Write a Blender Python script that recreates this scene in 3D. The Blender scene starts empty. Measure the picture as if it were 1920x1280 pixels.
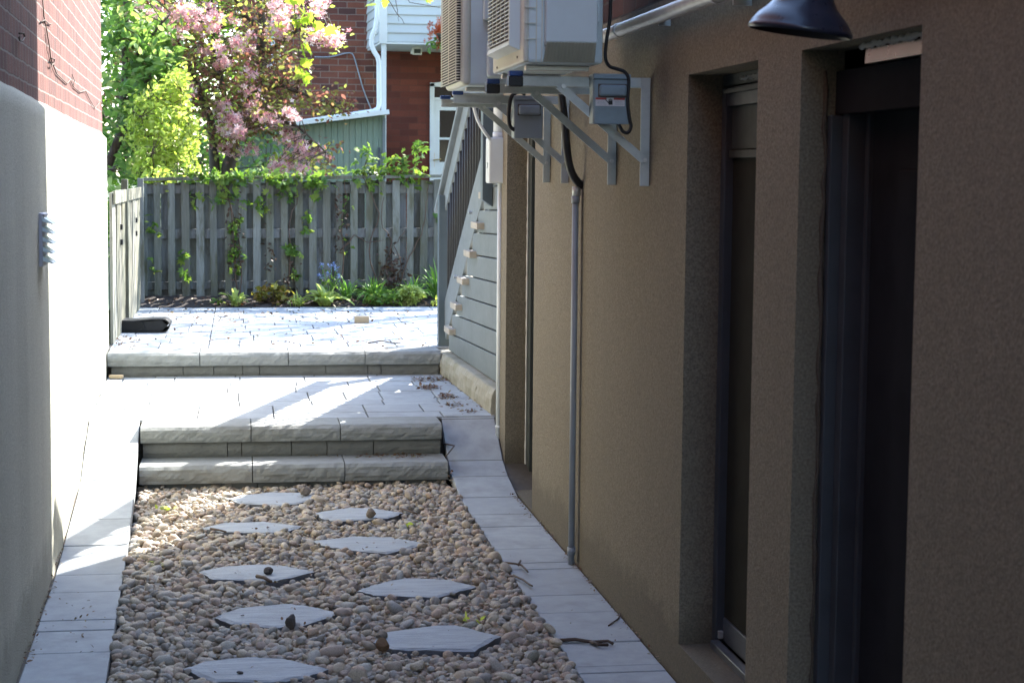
import bpy, bmesh, math, random
import numpy as np
from mathutils import Vector, Matrix
random.seed(7); RNG = np.random.default_rng(11)
scene = bpy.context.scene
COL = scene.collection
# ------------------------------------------------------------------ camera
F_PX, W_PX, H_PX, EYE = 3300.0, 1920.0, 1280.0, 1.65
RM = np.array([[0.98833745, -0.15204435, 0.00846176], [0.00606163, 0.09480413, 0.99547749], [0.15215894, 0.98381639, -0.0946201]])
cam_d = bpy.data.cameras.new('camera'); cam = bpy.data.objects.new('camera', cam_d); COL.objects.link(cam)
cam_d.sensor_width = 36.0; cam_d.lens = F_PX / W_PX * 36.0
cam_d.clip_start = 0.05; cam_d.clip_end = 1000.0
r_, u_, f_ = RM
cam.matrix_world = Matrix(((r_[0], u_[0], -f_[0], 0), (r_[1], u_[1], -f_[1], 0), (r_[2], u_[2], -f_[2], EYE), (0, 0, 0, 1)))
cam_d.dof.use_dof = True; cam_d.dof.focus_distance = 8.6; cam_d.dof.aperture_fstop = 8.0
scene.camera = cam
# ------------------------------------------------------------------ sky, sun, exposure
SUN = Vector((0.785, 0.84, 1.0)).normalized()
EL = math.asin(SUN.z); AZ = math.atan2(SUN.x, SUN.y)
world = bpy.data.worlds.new('World'); scene.world = world; world.use_nodes = True
wt = world.node_tree; bg = wt.nodes['Background']
sky = wt.nodes.new('ShaderNodeTexSky'); sky.sky_type = 'NISHITA'; sky.sun_disc = False
sky.sun_elevation = EL; sky.sun_rotation = AZ; sky.air_density = 1.0; sky.dust_density = 0.9; sky.ozone_density = 1.6
wt.links.new(sky.outputs[0], bg.inputs[0]); bg.inputs[1].default_value = 0.15
sl = bpy.data.lights.new('sun', 'SUN'); sl.energy = 3.5; sl.angle = math.radians(0.53); sl.color = (1.0, 0.965, 0.91)
so = bpy.data.objects.new('sun', sl); COL.objects.link(so)
so.rotation_euler = SUN.to_track_quat('Z', 'Y').to_euler(); so.location = (6, 8, 12)
scene.view_settings.view_transform = 'Standard'; scene.view_settings.look = 'None'
scene.view_settings.exposure = 3.0; scene.view_settings.gamma = 1.0
# ------------------------------------------------------------------ helpers
def at(x, y, X=None, Y=None, z=None):
    """ray of the photograph through (x, y) met with a plane of the place"""
    d = RM.T @ np.array([(x - W_PX / 2) / F_PX, -(y - H_PX / 2) / F_PX, 1.0])
    t = (z - EYE) / d[2] if z is not None else (Y / d[1] if Y is not None else X / d[0])
    return Vector((t * d[0], t * d[1], EYE + t * d[2]))

def tag(o, label=None, cat=None, group=None, kind=None):
    if label: o['label'] = label
    if cat: o['category'] = cat
    if group: o['group'] = group
    if kind: o['kind'] = kind
    return o

def thing(name, label, cat, loc=(0, 0, 0), group=None):
    o = bpy.data.objects.new(name, None); COL.objects.link(o); o.location = loc
    o.empty_display_size = 0.1
    return tag(o, label, cat, group)

def adopt(o, parent):
    if parent is not None:
        o.parent = parent
        chain = Matrix.Identity(4); p = parent
        if p.type == 'EMPTY':
            o.matrix_parent_inverse = Matrix.Translation(p.location).inverted()
    return o

class MB:
    def __init__(s): s.v = []; s.f = []; s.m = []
    def add(s, vs, fs, mi=0):
        b = len(s.v); s.v += [tuple(p) for p in vs]
        for f in fs: s.f.append(tuple(i + b for i in f)); s.m.append(mi)
    def box(s, x0, x1, y0, y1, z0, z1, mi=0):
        v = [(x, y, z) for x in (x0, x1) for y in (y0, y1) for z in (z0, z1)]
        s.add(v, [(0, 1, 3, 2), (4, 6, 7, 5), (0, 4, 5, 1), (2, 3, 7, 6), (0, 2, 6, 4), (1, 5, 7, 3)], mi)
    def obox(s, c, ax, ay, az, mi=0):
        """box by centre and three half-axis vectors"""
        c = Vector(c); ax, ay, az = Vector(ax), Vector(ay), Vector(az)
        v = [c + ax * i + ay * j + az * k for i in (-1, 1) for j in (-1, 1) for k in (-1, 1)]
        s.add(v, [(0, 1, 3, 2), (4, 6, 7, 5), (0, 4, 5, 1), (2, 3, 7, 6), (0, 2, 6, 4), (1, 5, 7, 3)], mi)
    def beam(s, a, b, w, h, up=(0, 0, 1), mi=0):
        a, b = Vector(a), Vector(b); d = (b - a); L = d.length; d.normalize()
        side = d.cross(Vector(up)).normalized(); u2 = side.cross(d).normalized()
        s.obox((a + b) / 2, d * (L / 2), side * (w / 2), u2 * (h / 2), mi)
    def tube(s, pts, rad, n=8, mi=0, cap=True):
        pts = [Vector(p) for p in pts]
        if not hasattr(rad, '__len__'): rad = [rad] * len(pts)
        b = len(s.v); prev = None
        for i, p in enumerate(pts):
            t = (pts[min(i + 1, len(pts) - 1)] - pts[max(i - 1, 0)])
            if t.length < 1e-9: t = Vector((0, 0, 1))
            t.normalize()
            if prev is None:
                a = t.orthogonal().normalized()
            else:
                a = (prev - t * prev.dot(t))
                a = a.normalized() if a.length > 1e-6 else t.orthogonal().normalized()
            prev = a; c = t.cross(a)
            for k in range(n):
                an = 2 * math.pi * k / n
                s.v.append(tuple(p + (a * math.cos(an) + c * math.sin(an)) * rad[i]))
        for i in range(len(pts) - 1):
            for k in range(n):
                k2 = (k + 1) % n
                s.f.append((b + i * n + k, b + i * n + k2, b + (i + 1) * n + k2, b + (i + 1) * n + k)); s.m.append(mi)
        if cap:
            s.f.append(tuple(b + k for k in reversed(range(n)))); s.m.append(mi)
            e = b + (len(pts) - 1) * n
            s.f.append(tuple(e + k for k in range(n))); s.m.append(mi)
    def lathe(s, prof, n=48, c=(0, 0, 0), M=None, mi=0):
        b = len(s.v); c = Vector(c)
        for r, z in prof:
            for k in range(n):
                an = 2 * math.pi * k / n
                p = Vector((r * math.cos(an), r * math.sin(an), z))
                if M is not None: p = M @ p
                s.v.append(tuple(p + c))
        for i in range(len(prof) - 1):
            for k in range(n):
                k2 = (k + 1) % n
                s.f.append((b + i * n + k, b + i * n + k2, b + (i + 1) * n + k2, b + (i + 1) * n + k)); s.m.append(mi)
    def prism(s, poly, d, mi=0):
        """polygon (list of points) swept along vector d"""
        d = Vector(d); n = len(poly); p = [Vector(q) for q in poly]
        s.add(p + [q + d for q in p], [tuple(reversed(range(n))), tuple(range(n, 2 * n))] + [(i, (i + 1) % n, n + (i + 1) % n, n + i) for i in range(n)], mi)
    def build(s, name, mats, parent=None, smooth=False, bevel=0.0, seg=2, fix=True):
        me = bpy.data.meshes.new(name); me.from_pydata(s.v, [], s.f)
        if not isinstance(mats, (list, tuple)): mats = [mats]
        for m in mats: me.materials.append(m)
        if len(mats) > 1: me.polygons.foreach_set('material_index', s.m)
        if fix:
            bm = bmesh.new(); bm.from_mesh(me); bmesh.ops.recalc_face_normals(bm, faces=bm.faces); bm.to_mesh(me); bm.free()
        if smooth: me.polygons.foreach_set('use_smooth', [len(p.vertices) <= 4 for p in me.polygons])
        o = bpy.data.objects.new(name, me); COL.objects.link(o)
        if bevel:
            md = o.modifiers.new('bevel', 'BEVEL'); md.width = bevel; md.segments = seg; md.limit_method = 'ANGLE'; md.angle_limit = math.radians(40)
        return adopt(o, parent)

def onebox(name, m, parent, *a, bevel=0.0):
    b = MB(); b.box(*a); return b.build(name, m, parent, bevel=bevel)

def instmesh(name, tv, tf, pos, rot, scl, mats, parent=None, smooth=False, deform=None, mi=None):
    """one mesh of many placed copies of a small template (leaves, pebbles)"""
    tv = np.asarray(tv, float); N = len(pos); nv = len(tv)
    V = np.repeat(tv[None], N, 0)
    if deform is not None: V = deform(V)
    scl = np.asarray(scl, float)
    V = V * (scl[:, None, None] if scl.ndim == 1 else scl[:, None, :])
    V = np.einsum('nij,nvj->nvi', rot, V) + np.asarray(pos)[:, None, :]
    me = bpy.data.meshes.new(name)
    ls = np.array([len(f) for f in tf]); fl = np.concatenate([np.array(f) for f in tf])
    nl = len(fl)
    me.vertices.add(N * nv); me.vertices.foreach_set('co', V.reshape(-1).astype(np.float32))
    me.loops.add(N * nl); me.loops.foreach_set('vertex_index', (fl[None] + (np.arange(N) * nv)[:, None]).reshape(-1).astype(np.int32))
    nf = len(ls); me.polygons.add(N * nf)
    st = np.concatenate([[0], np.cumsum(ls)[:-1]])
    me.polygons.foreach_set('loop_start', (st[None] + (np.arange(N) * nl)[:, None]).reshape(-1).astype(np.int32))
    if not isinstance(mats, (list, tuple)): mats = [mats]
    for m in mats: me.materials.append(m)
    if mi is not None: me.polygons.foreach_set('material_index', np.repeat(np.asarray(mi, np.int32), nf))
    if smooth: me.polygons.foreach_set('use_smooth', [True] * (N * nf))
    me.update(calc_edges=True); me.validate()
    o = bpy.data.objects.new(name, me); COL.objects.link(o)
    return adopt(o, parent)

def rots(N, yaw=None, tilt=0.6, roll=3.14, rng=RNG):
    """random rotations: yaw about z, then tilt of the normal"""
    a = rng.uniform(0, 2 * math.pi, N) if yaw is None else yaw
    b = rng.normal(0, tilt, N); c = rng.normal(0, tilt, N)
    ca, sa, cb, sb, cc, sc = np.cos(a), np.sin(a), np.cos(b), np.sin(b), np.cos(c), np.sin(c)
    Z = np.zeros(N); O = np.ones(N)
    Rz = np.stack([np.stack([ca, -sa, Z], -1), np.stack([sa, ca, Z], -1), np.stack([Z, Z, O], -1)], 1)
    Rx = np.stack([np.stack([O, Z, Z], -1), np.stack([Z, cb, -sb], -1), np.stack([Z, sb, cb], -1)], 1)
    Ry = np.stack([np.stack([cc, Z, sc], -1), np.stack([Z, O, Z], -1), np.stack([-sc, Z, cc], -1)], 1)
    return Rz @ Rx @ Ry
# ------------------------------------------------------------------ materials
class NT:
    def __init__(s, name):
        s.m = bpy.data.materials.new(name); s.m.use_nodes = True; s.t = s.m.node_tree
        s.b = s.t.nodes['Principled BSDF']; s.out = s.t.nodes['Material Output']
    def n(s, typ, ins=None, out=0, **props):
        nd = s.t.nodes.new('ShaderNode' + typ)
        for k, v in props.items(): setattr(nd, k, v)
        for k, v in (ins or {}).items():
            if isinstance(v, bpy.types.NodeSocket): s.t.links.new(v, nd.inputs[k])
            else: nd.inputs[k].default_value = v
        return nd.outputs[out] if isinstance(out, int) else nd.outputs[out]
    def set(s, **kw):
        for k, v in kw.items():
            k = k.replace('_', ' ')
            if isinstance(v, bpy.types.NodeSocket): s.t.links.new(v, s.b.inputs[k])
            else: s.b.inputs[k].default_value = v
        return s
    def ramp(s, fac, stops, interp='LINEAR'):
        nd = s.t.nodes.new('ShaderNodeValToRGB'); e = nd.color_ramp; e.interpolation = interp
        while len(e.elements) < len(stops): e.elements.new(0.5)
        for el, (p, c) in zip(e.elements, stops): el.position = p; el.color = (*c, 1)
        s.t.links.new(fac, nd.inputs[0]); return nd.outputs[0]
    def mix(s, fac, a, b, mode='MIX'):
        nd = s.t.nodes.new('ShaderNodeMix'); nd.data_type = 'RGBA'; nd.blend_type = mode
        for sock, v in ((nd.inputs[0], fac), (nd.inputs[6], a), (nd.inputs[7], b)):
            if isinstance(v, bpy.types.NodeSocket): s.t.links.new(v, sock)
            elif isinstance(v, (tuple, list)): sock.default_value = (*v, 1)
            else: sock.default_value = v
        return nd.outputs[2]
    def co(s, scale=(1, 1, 1)):
        c = s.n('TexCoord', out='Object')
        return s.n('Mapping', {'Vector': c, 'Scale': scale}) if scale != (1, 1, 1) else c
    def noise(s, sc, det=4.0, rough=0.55, scale=(1, 1, 1), vec=None):
        return s.n('TexNoise', {'Vector': vec if vec is not None else s.co(scale), 'Scale': sc, 'Detail': det, 'Roughness': rough})
    def bump(s, h, st=0.3, dist=0.01):
        return s.n('Bump', {'Height': h, 'Strength': st, 'Distance': dist})
    def isl(s):
        return s.n('NewGeometry', out='Random Per Island')
    def math(s, op, a, b=0.0):
        nd = s.t.nodes.new('ShaderNodeMath'); nd.operation = op
        for i, v in enumerate((a, b)):
            if isinstance(v, bpy.types.NodeSocket): s.t.links.new(v, nd.inputs[i])
            else: nd.inputs[i].default_value = v
        return nd.outputs[0]

def paint(name, c, rough=0.5, metal=0.0, var=0.12, dirt=None, bump=0.0, sc=6.0, spec=0.5):
    t = NT(name); t.b.inputs['Specular IOR Level'].default_value = spec
    k = t.noise(sc, 5, 0.6)
    c2 = dirt or tuple(x * (1 - var * 2) for x in c)
    col = t.mix(t.ramp(k, [(0.45, (0, 0, 0)), (0.75, (1, 1, 1))]), c, c2)
    t.set(Base_Color=col, Metallic=metal, Roughness=t.math('ADD', t.math('MULTIPLY', t.noise(25, 3), 0.2), rough - 0.1))
    if bump: t.set(Normal=t.bump(t.noise(160, 2), bump, 0.002))
    return t.m

def stucco(name, ca, cb, cstreak, grain=140.0, bump=0.6):
    t = NT(name)
    g = t.noise(grain, 3, 0.7); big = t.noise(1.3, 4, 0.55)
    st = t.noise(1.0, 5, 0.65, scale=(11, 11, 0.6)); pz = t.t.nodes.new('ShaderNodeSeparateXYZ'); t.t.links.new(t.co(), pz.inputs[0])
    col = t.mix(t.ramp(g, [(0.36, (0, 0, 0)), (0.66, (1, 1, 1))]), ca, cb)
    col = t.mix(t.math('MULTIPLY', t.ramp(st, [(0.5, (0, 0, 0)), (0.75, (1, 1, 1))]), 0.45), col, cstreak)
    col = t.mix(t.math('MULTIPLY', t.ramp(big, [(0.4, (0, 0, 0)), (0.7, (1, 1, 1))]), 0.3), col, cstreak)
    spl = t.math('MULTIPLY', t.ramp(t.math('ADD', pz.outputs[2], t.math('MULTIPLY', t.noise(9, 4, 0.7), -0.28)), [(0.0, (1, 1, 1)), (0.10, (0, 0, 0))]), 0.55)
    col = t.mix(spl, col, tuple(x * 0.55 for x in cstreak))      # splash-back dirt along the foot of the wall
    t.set(Base_Color=col, Roughness=0.92, Normal=t.bump(t.math('ADD', g, t.math('MULTIPLY', t.noise(22, 3, 0.6), 0.22)), bump, 0.006))
    t.b.inputs['Specular IOR Level'].default_value = 0.2
    return t.m

def brick(name, axis, cols, mortar, bw, rh, ms=0.012, off=0.5, seed=0.0, bump=0.6):
    t = NT(name)
    sp = t.t.nodes.new('ShaderNodeSeparateXYZ'); t.t.links.new(t.n('TexCoord', out='Object'), sp.inputs[0])
    warp = t.noise(9.0, 2, 0.5)
    wv = t.math('MULTIPLY', t.math('SUBTRACT', warp, 0.5), 0.012)
    cb = t.n('CombineXYZ', {'X': t.math('ADD', sp.outputs[axis], seed), 'Y': t.math('ADD', sp.outputs[2], wv), 'Z': 0.0})
    def br(c1, c2, bias):
        nd = t.t.nodes.new('ShaderNodeTexBrick'); nd.offset = off; nd.offset_frequency = 2; nd.squash = 1.0
        t.t.links.new(cb, nd.inputs['Vector'])
        nd.inputs['Color1'].default_value = (*c1, 1); nd.inputs['Color2'].default_value = (*c2, 1); nd.inputs['Mortar'].default_value = (*mortar, 1)
        nd.inputs['Scale'].default_value = 1.0; nd.inputs['Mortar Size'].default_value = ms / 2; nd.inputs['Mortar Smooth'].default_value = 0.25
        nd.inputs['Bias'].default_value = bias; nd.inputs['Brick Width'].default_value = bw; nd.inputs['Row Height'].default_value = rh
        return nd
    rnd = br((0, 0, 0), (1, 1, 1), 0.0)
    rr = t.ramp(rnd.outputs[0], [(0.0, cols[0]), (0.35, cols[1]), (0.7, cols[2]), (1.0, cols[3])])
    fine = t.noise(60, 4, 0.65); med = t.noise(2.2, 4, 0.6)
    col = t.mix(t.math('MULTIPLY', t.ramp(fine, [(0.4, (0, 0, 0)), (0.8, (1, 1, 1))]), 0.35), rr, tuple(x * 0.5 for x in cols[1]))
    col = t.mix(t.math('MULTIPLY', t.ramp(med, [(0.45, (0, 0, 0)), (0.75, (1, 1, 1))]), 0.35), col, tuple(x * 0.45 for x in cols[0]))
    col = t.mix(rnd.outputs['Fac'], col, t.mix(fine, tuple(x * 0.7 for x in mortar), mortar))
    h = t.math('ADD', t.math('MULTIPLY', t.math('SUBTRACT', 1.0, rnd.outputs['Fac']), 1.0), t.math('MULTIPLY', fine, 0.35))
    t.set(Base_Color=col, Roughness=0.9, Normal=t.bump(h, bump, 0.01))
    t.b.inputs['Specular IOR Level'].default_value = 0.25
    return t.m

def stone(name, ca, cb, cspot, sc=14.0, bump=0.35, grain=220.0, dist=0.006):
    t = NT(name)
    i = t.isl(); k = t.noise(sc, 6, 0.65); g = t.noise(grain, 3, 0.7); big = t.noise(2.5, 4, 0.6)
    col = t.mix(t.ramp(k, [(0.35, (0, 0, 0)), (0.7, (1, 1, 1))]), ca, cb)
    col = t.mix(t.math('MULTIPLY', i, 0.6), col, cb)
    col = t.mix(t.math('MULTIPLY', t.ramp(g, [(0.5, (0, 0, 0)), (0.75, (1, 1, 1))]), 0.35), col, cspot)
    col = t.mix(t.math('MULTIPLY', t.ramp(big, [(0.5, (0, 0, 0)), (0.72, (1, 1, 1))]), 0.5), col, cspot)
    t.set(Base_Color=col, Roughness=0.88, Normal=t.bump(t.math('ADD', t.math('MULTIPLY', k, 0.7), t.math('MULTIPLY', g, 0.4)), bump, dist))
    t.b.inputs['Specular IOR Level'].default_value = 0.3
    return t.m

def leafmat(name, stops, trans=0.5, gloss=0.35, tint=(1.0, 1.0, 0.55)):
    t = NT(name)
    c = t.ramp(t.isl(), stops)
    t.set(Base_Color=c, Roughness=0.5); t.b.inputs['Specular IOR Level'].default_value = gloss
    tr = t.n('BsdfTranslucent', {'Color': t.mix(1.0, c, tint, 'MULTIPLY')})
    tb = t.t.nodes.new('ShaderNodeMixShader'); tb.inputs[0].default_value = trans
    t.t.links.new(t.b.outputs[0], tb.inputs[1]); t.t.links.new(tr, tb.inputs[2]); t.t.links.new(tb.outputs[0], t.out.inputs[0])
    return t.m

def wood(name, ca, cb, cstain, axis=2, sc=18.0, lum=False):
    t = NT(name)
    s = [1.0, 1.0, 1.0]; s[axis] = 0.06
    g = t.noise(sc * 3, 5, 0.65, scale=tuple(s)); st = t.noise(sc * 0.25, 4, 0.6, scale=(1, 1, 0.35))
    i = t.isl()
    col = t.mix(t.ramp(g, [(0.35, (0, 0, 0)), (0.65, (1, 1, 1))]), ca, cb)
    col = t.mix(t.ramp(st, [(0.48, (0, 0, 0)), (0.72, (0.8, 0.8, 0.8))]), col, cstain)
    col = t.mix(t.math('MULTIPLY', t.n('ObjectInfo', out='Random'), 0.4), col, cb)
    if lum:   # boards differ from one another: some darker, some mossier
        rnd = t.n('ObjectInfo', out='Random')
        col = t.mix(1.0, col, t.ramp(rnd, [(0.0, (0.55, 0.56, 0.5)), (0.25, (1.0, 1.0, 1.0)), (0.5, (0.8, 0.8, 0.66)), (0.75, (1.2, 1.22, 1.25)), (1.0, (0.7, 0.68, 0.6))]), 'MULTIPLY')
        col = t.mix(t.ramp(t.noise(7, 5, 0.7, scale=(1, 1, 0.25)), [(0.5, (0, 0, 0)), (0.62, (0.75, 0.75, 0.75))]), col, cstain)
    t.set(Base_Color=col, Roughness=0.85, Normal=t.bump(g, 0.6, 0.006))
    t.b.inputs['Specular IOR Level'].default_value = 0.25
    return t.m

def glass_dark(name, c, rough=0.08):
    t = NT(name); t.set(Base_Color=(*c, 1), Roughness=rough); t.b.inputs['Specular IOR Level'].default_value = 0.6
    return t.m

M = {}
M['stucco_right'] = stucco('taupe_stucco', (0.255, 0.218, 0.158), (0.124, 0.107, 0.078), (0.162, 0.139, 0.101))
M['stucco_left'] = stucco('cream_stucco', (0.61, 0.61, 0.51), (0.38, 0.38, 0.315), (0.42, 0.41, 0.33))  # streak tone deepened to imitate soft vertical shadows on the sunlit wall
M['reveal'] = stucco('dark_taupe_stucco', (0.13, 0.105, 0.08), (0.09, 0.072, 0.056), (0.09, 0.07, 0.055))
M['brick_left'] = brick('red_brick_left', 1, [(0.080, 0.032, 0.027), (0.12, 0.044, 0.034), (0.155, 0.06, 0.046), (0.098, 0.037, 0.032)], (0.22, 0.175, 0.155), 0.105, 0.068, 0.009)
M['brick_back'] = brick('red_brick_back', 0, [(0.070, 0.034, 0.029), (0.165, 0.054, 0.034), (0.225, 0.078, 0.043), (0.115, 0.044, 0.034)], (0.22, 0.155, 0.12), 0.222, 0.0785, 0.012)
M['brick_porch'] = brick('smooth_red_brick', 0, [(0.085, 0.026, 0.019), (0.13, 0.036, 0.023), (0.165, 0.047, 0.028), (0.11, 0.03, 0.02)], (0.11, 0.045, 0.03), 0.222, 0.0785, 0.007, bump=0.3)
M['brick_right'] = brick('red_brick_right', 1, [(0.05, 0.022, 0.018), (0.07, 0.028, 0.02), (0.09, 0.034, 0.024), (0.055, 0.024, 0.02)], (0.08, 0.065, 0.055), 0.21, 0.075, 0.01)  # brick colours darkened to stand in for shadow above the overhead pipe
M['paver'] = stone('pale_concrete_paver', (0.37, 0.395, 0.405), (0.285, 0.30, 0.31), (0.22, 0.225, 0.22), 10, 0.3)
M['cap_stone'] = stone('grey_cap_stone', (0.285, 0.297, 0.285), (0.21, 0.22, 0.212), (0.16, 0.152, 0.128), 16, 0.5, 120, 0.008)
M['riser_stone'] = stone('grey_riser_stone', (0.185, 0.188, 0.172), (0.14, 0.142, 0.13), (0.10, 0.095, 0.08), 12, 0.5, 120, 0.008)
M['curb'] = stone('mossy_cream_kerb', (0.35, 0.33, 0.27), (0.27, 0.25, 0.19), (0.17, 0.16, 0.09), 10, 0.5, 120, 0.008)
M['grout'] = stone('dark_grout', (0.105, 0.092, 0.075), (0.075, 0.065, 0.052), (0.085, 0.06, 0.045), 30, 0.4)
M['soil'] = stone('dark_soil', (0.055, 0.042, 0.032), (0.03, 0.024, 0.02), (0.08, 0.05, 0.04), 30, 0.9, 150, 0.02)
M['turf'] = stone('rough_turf', (0.06, 0.085, 0.03), (0.04, 0.06, 0.022), (0.07, 0.06, 0.03), 8, 0.8)
M['metal'] = paint('galvanised_metal', (0.50, 0.52, 0.51), 0.45, 0.4, 0.12, sc=14)
M['galv'] = paint('bright_galvanised', (0.62, 0.61, 0.60), 0.4, 0.9, 0.12, sc=10)
M['rail_grey'] = paint('pale_grey_paint', (0.15, 0.17, 0.175), 0.55, 0.0, 0.1, sc=8)
M['slate_paint'] = paint('slate_blue_paint', (0.07, 0.095, 0.11), 0.5, 0.0, 0.1)
M['siding_grey'] = paint('grey_stained_boards', (0.135, 0.155, 0.155), 0.6, 0.0, 0.1, sc=3)
M['frame_dark'] = paint('dark_blue_grey_frame', (0.072, 0.082, 0.092), 0.5, 0.0, 0.1, spec=0.2)
M['frame_mid'] = paint('grey_green_frame', (0.062, 0.070, 0.068), 0.6, 0.0, 0.1, spec=0.1)
M['frame_light'] = paint('bluish_aluminium_frame', (0.13, 0.145, 0.165), 0.35, 0.3, 0.1)
M['door_dark'] = paint('charcoal_door', (0.028, 0.030, 0.034), 0.8, 0.0, 0.1, spec=0.0)
M['black'] = paint('black_rubber', (0.012, 0.012, 0.013), 0.55, 0.0, 0.1)
M['black_rail'] = paint('black_baluster', (0.006, 0.006, 0.006), 0.6, 0.0, 0.1)
M['blue'] = paint('blue_cap', (0.012, 0.055, 0.22), 0.5, 0.0, 0.05)
M['ac_cream'] = paint('cream_enamel', (0.66, 0.65, 0.54), 0.42, 0.0, 0.07, sc=3)
M['ac_grey'] = paint('pale_grey_enamel', (0.64, 0.735, 0.735), 0.42, 0.0, 0.07, sc=3)
M['ac_dark'] = paint('dark_coil', (0.03, 0.028, 0.024), 0.7, 0.0, 0.1)
M['box_blue'] = paint('blue_grey_enamel', (0.215, 0.285, 0.315), 0.45, 0.1, 0.12, dirt=(0.18, 0.225, 0.24), sc=12)
M['box_grey'] = paint('grey_enamel', (0.25, 0.295, 0.32), 0.42, 0.1, 0.08, sc=12)
M['pvc_white'] = paint('white_pvc', (0.64, 0.67, 0.67), 0.4, 0.0, 0.06, sc=4)
M['pvc_grey'] = paint('grey_pvc', (0.27, 0.295, 0.32), 0.4, 0.0, 0.1, sc=5)
M['flash'] = paint('polished_flashing', (0.16, 0.175, 0.17), 0.3, 1.0, 0.05)
M['rust'] = paint('rusty_seam', (0.11, 0.085, 0.07), 0.8, 0, 0.3, sc=60)
M['foam'] = paint('white_foam', (0.78, 0.76, 0.7), 0.8, 0.0, 0.1, bump=0.6)
M['label_white'] = paint('label_white', (0.65, 0.65, 0.66), 0.5, 0, 0.03)
M['label_red'] = paint('label_red', (0.45, 0.06, 0.05), 0.5, 0, 0.03)
M['lamp'] = paint('navy_enamel', (0.018, 0.021, 0.036), 0.3, 0.0, 0.1, sc=20)
M['lamp_in'] = paint('dark_lamp_inside', (0.015, 0.015, 0.018), 0.5, 0.0, 0.1)
M['white_paint'] = paint('white_paint', (0.66, 0.66, 0.63), 0.5, 0.0, 0.06, sc=3)
M['siding_white'] = paint('white_vinyl', (0.47, 0.485, 0.46), 0.45, 0.0, 0.05, sc=2)
M['shed_green'] = wood('green_boards', (0.205, 0.25, 0.195), (0.155, 0.20, 0.155), (0.23, 0.25, 0.19))
M['door_glass'] = glass_dark('dark_door_glass', (0.012, 0.018, 0.015))
M['screen'] = paint('dark_window_screen', (0.036, 0.036, 0.030), 0.8, 0.0, 0.1, spec=0.03)
M['brass'] = paint('brass', (0.55, 0.36, 0.14), 0.35, 0.8, 0.1)
M['fence_wood'] = wood('weathered_fence', (0.118, 0.130, 0.116), (0.19, 0.207, 0.196), (0.075, 0.077, 0.042), lum=True)
M['fence_back'] = wood('weathered_fence_back', (0.108, 0.122, 0.124), (0.175, 0.194, 0.20), (0.060, 0.060, 0.045), lum=True)
M['fence_light'] = wood('pale_fence', (0.25, 0.245, 0.205), (0.17, 0.165, 0.14), (0.12, 0.11, 0.07), lum=True)
M['cut_wood'] = wood('cut_wood', (0.46, 0.37, 0.24), (0.38, 0.29, 0.18), (0.3, 0.24, 0.16), axis=0)
M['tread_wood'] = wood('pale_tread_wood', (0.44, 0.39, 0.32), (0.36, 0.32, 0.26), (0.3, 0.27, 0.22), axis=0)
M['bark'] = wood('grey_brown_bark', (0.085, 0.068, 0.052), (0.05, 0.04, 0.032), (0.11, 0.10, 0.07), sc=9)
M['twig'] = paint('brown_twig', (0.085, 0.055, 0.038), 0.8, 0, 0.2)
M['slab'] = None
t = NT('blue_grey_flagstone')
vec = t.co((1, 1, 1)); lay = t.noise(9, 6, 0.65, scale=(0.5, 3.0, 1)); g = t.noise(120, 4, 0.7); big = t.noise(4, 4, 0.6)
c = t.mix(t.ramp(lay, [(0.35, (0, 0, 0)), (0.7, (1, 1, 1))]), (0.29, 0.312, 0.33), (0.385, 0.405, 0.415))
lines = t.ramp(t.noise(5, 7, 0.75, scale=(0.7, 7.0, 1)), [(0.40, (1, 1, 1)), (0.455, (0.76, 0.77, 0.78)), (0.50, (1, 1, 1))])
c = t.mix(1.0, c, lines, 'MULTIPLY')
c = t.mix(t.math('MULTIPLY', t.ramp(g, [(0.5, (0, 0, 0)), (0.8, (1, 1, 1))]), 0.3), c, (0.2, 0.21, 0.22))
c = t.mix(t.math('MULTIPLY', t.ramp(big, [(0.5, (0, 0, 0)), (0.75, (1, 1, 1))]), 0.3), c, (0.33, 0.31, 0.28))
t.set(Base_Color=c, Roughness=0.8, Normal=t.bump(t.math('ADD', lay, t.math('MULTIPLY', g, 0.25)), 0.55, 0.012)); M['slab'] = t.m
t = NT('dark_slate_edge'); t.set(Base_Color=t.mix(t.noise(40, 4, 0.6, scale=(1, 1, 4)), (0.19, 0.198, 0.215), (0.07, 0.073, 0.085)), Roughness=0.8, Normal=t.bump(t.noise(60, 4, 0.6, scale=(1, 1, 3)), 0.7, 0.01)); M['slab_edge'] = t.m
t = NT('river_pebbles')
i = t.isl()
c = t.ramp(i, [(0.0, (0.30, 0.235, 0.165)), (0.16, (0.22, 0.175, 0.135)), (0.28, (0.36, 0.30, 0.225)), (0.40, (0.25, 0.185, 0.15)), (0.52, (0.23, 0.22, 0.195)), (0.62, (0.31, 0.215, 0.155)), (0.73, (0.17, 0.155, 0.14)), (0.82, (0.28, 0.24, 0.20)), (0.91, (0.21, 0.20, 0.19)), (1.0, (0.38, 0.33, 0.26))], 'CONSTANT')
c = t.mix(t.math('MULTIPLY', t.noise(26, 4, 0.6), 0.5), c, (0.30, 0.255, 0.20))
c = t.mix(1.0, c, (1.53, 1.56, 1.56), 'MULTIPLY')
g = t.noise(260, 3, 0.7)
c = t.mix(t.math('MULTIPLY', t.ramp(g, [(0.45, (0, 0, 0)), (0.7, (1, 1, 1))]), 0.6), c, (0.10, 0.088, 0.075))
t.set(Base_Color=c, Roughness=0.75, Normal=t.bump(g, 0.25, 0.003)); t.b.inputs['Specular IOR Level'].default_value = 0.3
M['pebble'] = t.m
M['rock_dark'] = stone('dark_rock', (0.12, 0.105, 0.095), (0.08, 0.07, 0.065), (0.15, 0.13, 0.11), 40, 0.5)
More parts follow.
